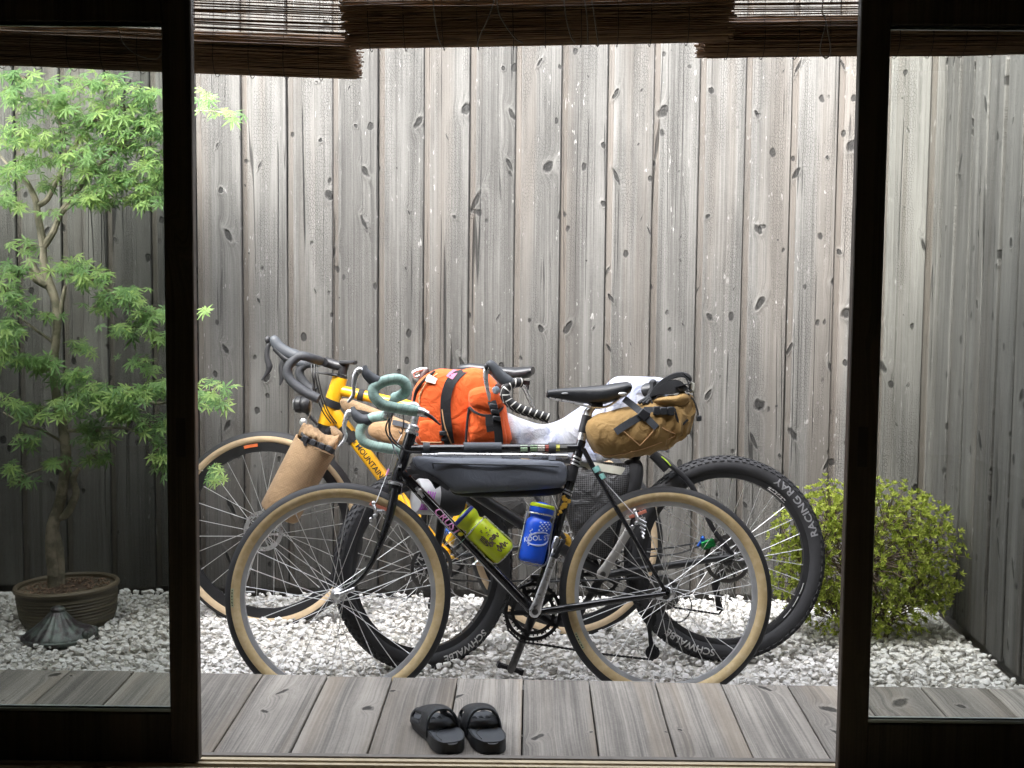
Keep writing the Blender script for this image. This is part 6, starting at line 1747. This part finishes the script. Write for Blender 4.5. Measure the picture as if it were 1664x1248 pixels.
# fluted clay cap lying on the gravel
cc = at(95, 1048, 4.78); cc.z = 0.005
CS = .88
capo = thing('clay_cap', 'dark fluted cone-shaped cap with a knob lying before the pot', 'garden ornament', cc)
rings = []
nt = 96
for i, (h, r_) in enumerate(((-.01, .118), (.0, .126), (.008, .128), (.022, .122), (.040, .100), (.062, .074), (.084, .052), (.102, .036), (.112, .027), (.118, .020))):
    ring = []
    for k in range(nt):
        t = 2 * math.pi * k / nt
        fl = 1 + (.050 * abs(math.cos(t * 9)) ** 3 - .02) * (1 if 2 < i < 9 else .35)
        flare = 1 + .16 * max(0, math.cos(t)) ** 6 * (1 if i < 5 else 0)
        lift = .018 * max(0, math.cos(t)) ** 5 * (1 if i < 5 else 0)
        ring.append(cc + V((math.cos(t) * r_ * fl * flare * 1.05, math.sin(t) * r_ * fl, h + lift)) * CS)
    rings.append(ring)
mb = MB(); mb.loft(rings); mb.build('cone', M['patina'], capo, angle=50)
mb = MB(); mb.lathe(cc + V((0, 0, .112 * CS)), (0, 0, 1), [(.020, 0), (.025, .003), (.025, .008), (.021, .014), (.012, .018), (.003, .019)], 20); mb.build('knob', M['patina'], capo)
rings = []
mb = MB()
for k in range(9):
    a = -.5 + k * .12; mb.ball(cc + CS * V((.128 * math.cos(a) + .012, .11 * math.sin(a), .028 + .006 * math.cos(k * 1.2))), V((.014, 0, 0)), V((0, .012, 0)), V((0, 0, .016)), 8, 6)
mb.build('curled_lip', M['patina'], capo)
mb = MB(); ring = [cc + CS * V((math.cos(t) * .134, math.sin(t) * .128, .010)) for t in np.linspace(0, 6.2832, 40, endpoint=False)]; mb.tube(ring, .008, 6, closed=True); mb.build('brim', M['patina'], capo)

# ------------------------------------------------------------------ round shrub
sc = at(1415, 1040, 4.95); sc.z = 0
shrub = thing('azalea_shrub', 'round yellow-green leafy shrub in the corner by the side fence', 'shrub', sc)
def shrub_pt():
    while True:
        q = V((rs.uniform(-1, 1), rs.uniform(-1, 1), rs.uniform(-1, 1)))
        if q.length < 1: break
    return q
# lumps given as photo position, depth, radii (m)
LUMP = [(1400, 905, 4.95, .26, .22, .245), (1330, 880, 4.95, .155, .17, .185), (1480, 890, 5.0, .165, .18, .20), (1500, 940, 4.98, .13, .15, .12), (1440, 840, 5.0, .19, .17, .12), (1350, 830, 4.98, .13, .15, .11), (1300, 930, 4.93, .12, .15, .13), (1440, 985, 4.92, .19, .18, .10), (1360, 985, 4.92, .15, .16, .09), (1520, 860, 5.02, .07, .10, .10), (1520, 965, 4.97, .07, .09, .07), (1285, 870, 4.95, .075, .1, .09)]
def leafset(mb, p, d, n, s):
    """a whorl of narrow leaves round the end of a twig"""
    ref = V((0, 0, 1)) if abs(d.z) < .9 else V((1, 0, 0)); a1 = (ref - d * ref.dot(d)).normalized(); a2 = d.cross(a1)
    t0 = rs.uniform(0, 6.28)
    for k in range(n):
        t = t0 + 6.28 * k / n + rs.uniform(-.3, .3)
        o = (a1 * math.cos(t) + a2 * math.sin(t)); dr = (o * rs.uniform(.55, 1.0) + d * rs.uniform(.45, 1.0)).normalized()
        L = s * rs.uniform(.7, 1.15); sd_ = dr.cross(o.cross(dr) + d * .01).normalized(); sd_ = dr.cross(d).normalized()
        nn = sd_.cross(dr); w = L * .215
        v = [p, p + dr * L * .35 - sd_ * w * .8 + nn * .0015, p + dr * L * .7 - sd_ * w * .75 + nn * .001, p + dr * L - nn * .002, p + dr * L * .7 + sd_ * w * .75 + nn * .001, p + dr * L * .35 + sd_ * w * .8 + nn * .0015, p + dr * L * .5 - nn * .002]
        mb.add(v, [(0, 1, 6), (1, 2, 6), (2, 3, 6), (3, 4, 6), (4, 5, 6), (5, 0, 6)])
sb = MB(); stw = MB(); cnt = 0; surf_pts = []
for (x, y, Y, rx, ry, rz) in LUMP:
    c = at(x, y, Y); vol = (rx * ry + ry * rz + rx * rz)
    for k in range(int(vol * 3100)):
        q = shrub_pt()
        if q.length < .72 and rs.rand() < .7: q = q.normalized() * rs.uniform(.72, 1.16)
        p = c + V((q.x * rx, q.y * ry, q.z * rz))
        if p.z < .03: continue
        d = (q.normalized() * .8 + V((rs.normal() * .35, rs.normal() * .35, .45 + rs.normal() * .3))).normalized()
        surf_pts.append((p, d, c))
vis = sorted(range(len(surf_pts)), key=lambda i: surf_pts[i][0].y - .25 * surf_pts[i][0].z)
near_ids = set(vis[:260])
for i, (p, d, c) in enumerate(surf_pts):
    if i in near_ids:
        m_ = MB(); leafset(m_, p, d, 6, rs.uniform(.015, .022)); m_.build('leaf_whorl', M['azalea'], shrub, smooth=False)
    else:
        leafset(sb, p, d, rs.randint(5, 8), rs.uniform(.014, .022))
    if i % 4 == 0:
        stw.tube([c.lerp(p, .25) + V((0, 0, -.03)), c.lerp(p, .65), p], [.0022, .0016, .001], 4)
o = sb.build('foliage', M['azalea'], shrub, smooth=False); o['kind'] = 'stuff'
for (x, y, Y, rx, ry, rz) in LUMP[:9]:
    c = at(x, y, Y); stw.tube(catmull([sc + V((rs.normal() * .03, rs.normal() * .03, -.01)), sc.lerp(c, .5) + V((rs.normal() * .02, 0, .02)), c], 4), [.009, .006, .003], 6)
o = stw.build('stems', M['twig'], shrub); o['kind'] = 'stuff'

# ------------------------------------------------------------------ slippers on the deck
def slipper(label, toe_px, heel_px, wd, flip):
    toe, heel = atz(*toe_px, DECK_Z), atz(*heel_px, DECK_Z)
    d = V((toe.x - heel.x, toe.y - heel.y, 0)); L = d.length; d.normalize(); sd_ = V((d.y, -d.x, 0))
    o0 = V((heel.x, heel.y, DECK_Z + .0015))
    root = thing('slipper', label, 'slipper', o0, 'pair of slippers on the deck')
    def half(t):           # half width along the sole, heel 0 to toe 1
        return wd / 2 * np.interp(t, [0, .02, .08, .2, .4, .6, .75, .88, .96, 1], [.30, .52, .74, .86, .82, .96, 1.0, .88, .58, .25])
    def shift(t): return flip * .010 * math.sin((t - .2) * 3.0)
    n = 26; ts = [0, .015, .05] + list(np.linspace(.1, .9, 18)) + [.95, .985, 1]
    def ring(t, z0, z1, scale=1.0, dish=0.0):
        h = half(t) * scale; c = o0 + d * (t * L) + sd_ * shift(t)
        up = V((0, 0, 1)); out = []
        for k in range(9):
            a = -1 + 2 * k / 8
            out.append(c + sd_ * (h * a) + up * (z1 + dish * (abs(a) ** 4)))
        return out + [c + sd_ * (h * 1.0) + up * z0, c - sd_ * (h * 1.0) + up * z0]
    thick = lambda t: .027 - .008 * t + .004 * math.sin(t * 6)
    mb = MB(); mb.loft([ring(t, 0, thick(t) - .004, 1.0, .006) for t in ts]); mb.build('sole', M['foam'], root, angle=55)
    mb = MB()
    mb.loft([ring(.04 + t * .92, thick(t) - .0075, thick(t) - .0015, .90, .0035) for t in ts]); mb.build('footbed', M['foam_bed'], root, angle=55)
    # upper: a broad band arching over the front half
    rows = []; nA = 18
    us = np.linspace(.38, .90, 12)
    for i, t in enumerate(us):
        q = (t - .38) / .52
        h = half(t) * 1.03; top = (.062 - .030 * q ** 1.5); c = o0 + d * (t * L) + sd_ * shift(t)
        rows.append([])
        for k in range(nA + 1):
            a = math.pi * k / nA
            lean = -.020 * (1 - q) * math.sin(a) * 0 + .018 * math.sin(a) * (1 - q)
            rows[-1].append(c + d * lean * .6 + sd_ * (-h * math.copysign(abs(math.cos(a)) ** .8, math.cos(a))) + V((0, 0, .012 + top * math.sin(a) ** .85)))
    verts = [p for r_ in rows for p in r_]; faces = []
    for i in range(len(us) - 1):
        for k in range(nA):
            q = (us[i] - .38) / .52
            if 4 <= i <= 8 and (k in (2, 3) or k in (nA - 3, nA - 4)) : continue      # side slots
            if i >= 9 and 6 <= k <= nA - 7: continue                                 # open toe
            faces.append((i * (nA + 1) + k, i * (nA + 1) + k + 1, (i + 1) * (nA + 1) + k + 1, (i + 1) * (nA + 1) + k))
    mb = MB(); mb.add(verts, faces); u = mb.build('upper_band', M['foam'], root, angle=0)
    md = u.modifiers.new('thickness', 'SOLIDIFY'); md.thickness = .005; md.offset = 0
    mb = MB(); mb.tube(rows[0], .0036, 8); mb.build('band_edge', M['foam_bed'], root)
    for k in range(4):                                 # raised rings under the toes
        c = o0 + d * (.80 * L) + sd_ * (shift(.8) + (k - 1.5) * wd * .17) + V((0, 0, thick(.8) + .002))
        mb = MB(); mb.tube([c + (sd_ * math.cos(a) + d * math.sin(a)) * wd * .055 for a in np.linspace(0, 6.28, 12, endpoint=False)], .0014, 5, closed=True); mb.build('massage_ring', M['foam_bed'], root)
    mb = MB(); mb.tube(catmull([o0 + d * (q * L) + sd_ * (shift(q) + x * wd) + V((0, 0, thick(q) - .0005)) for q, x in ((.10, -.22), (.25, -.26), (.38, -.10), (.42, .12))], 4), .0013, 5); mb.build('footbed_groove', M['foam'], root)
    return root
slipper('black foam slipper turned askew with toes angled outward', (682, 1170), (739, 1226), .098, 1)
slipper('black foam slipper pointing straight at the bicycles', (779, 1166), (797, 1226), .098, -1)
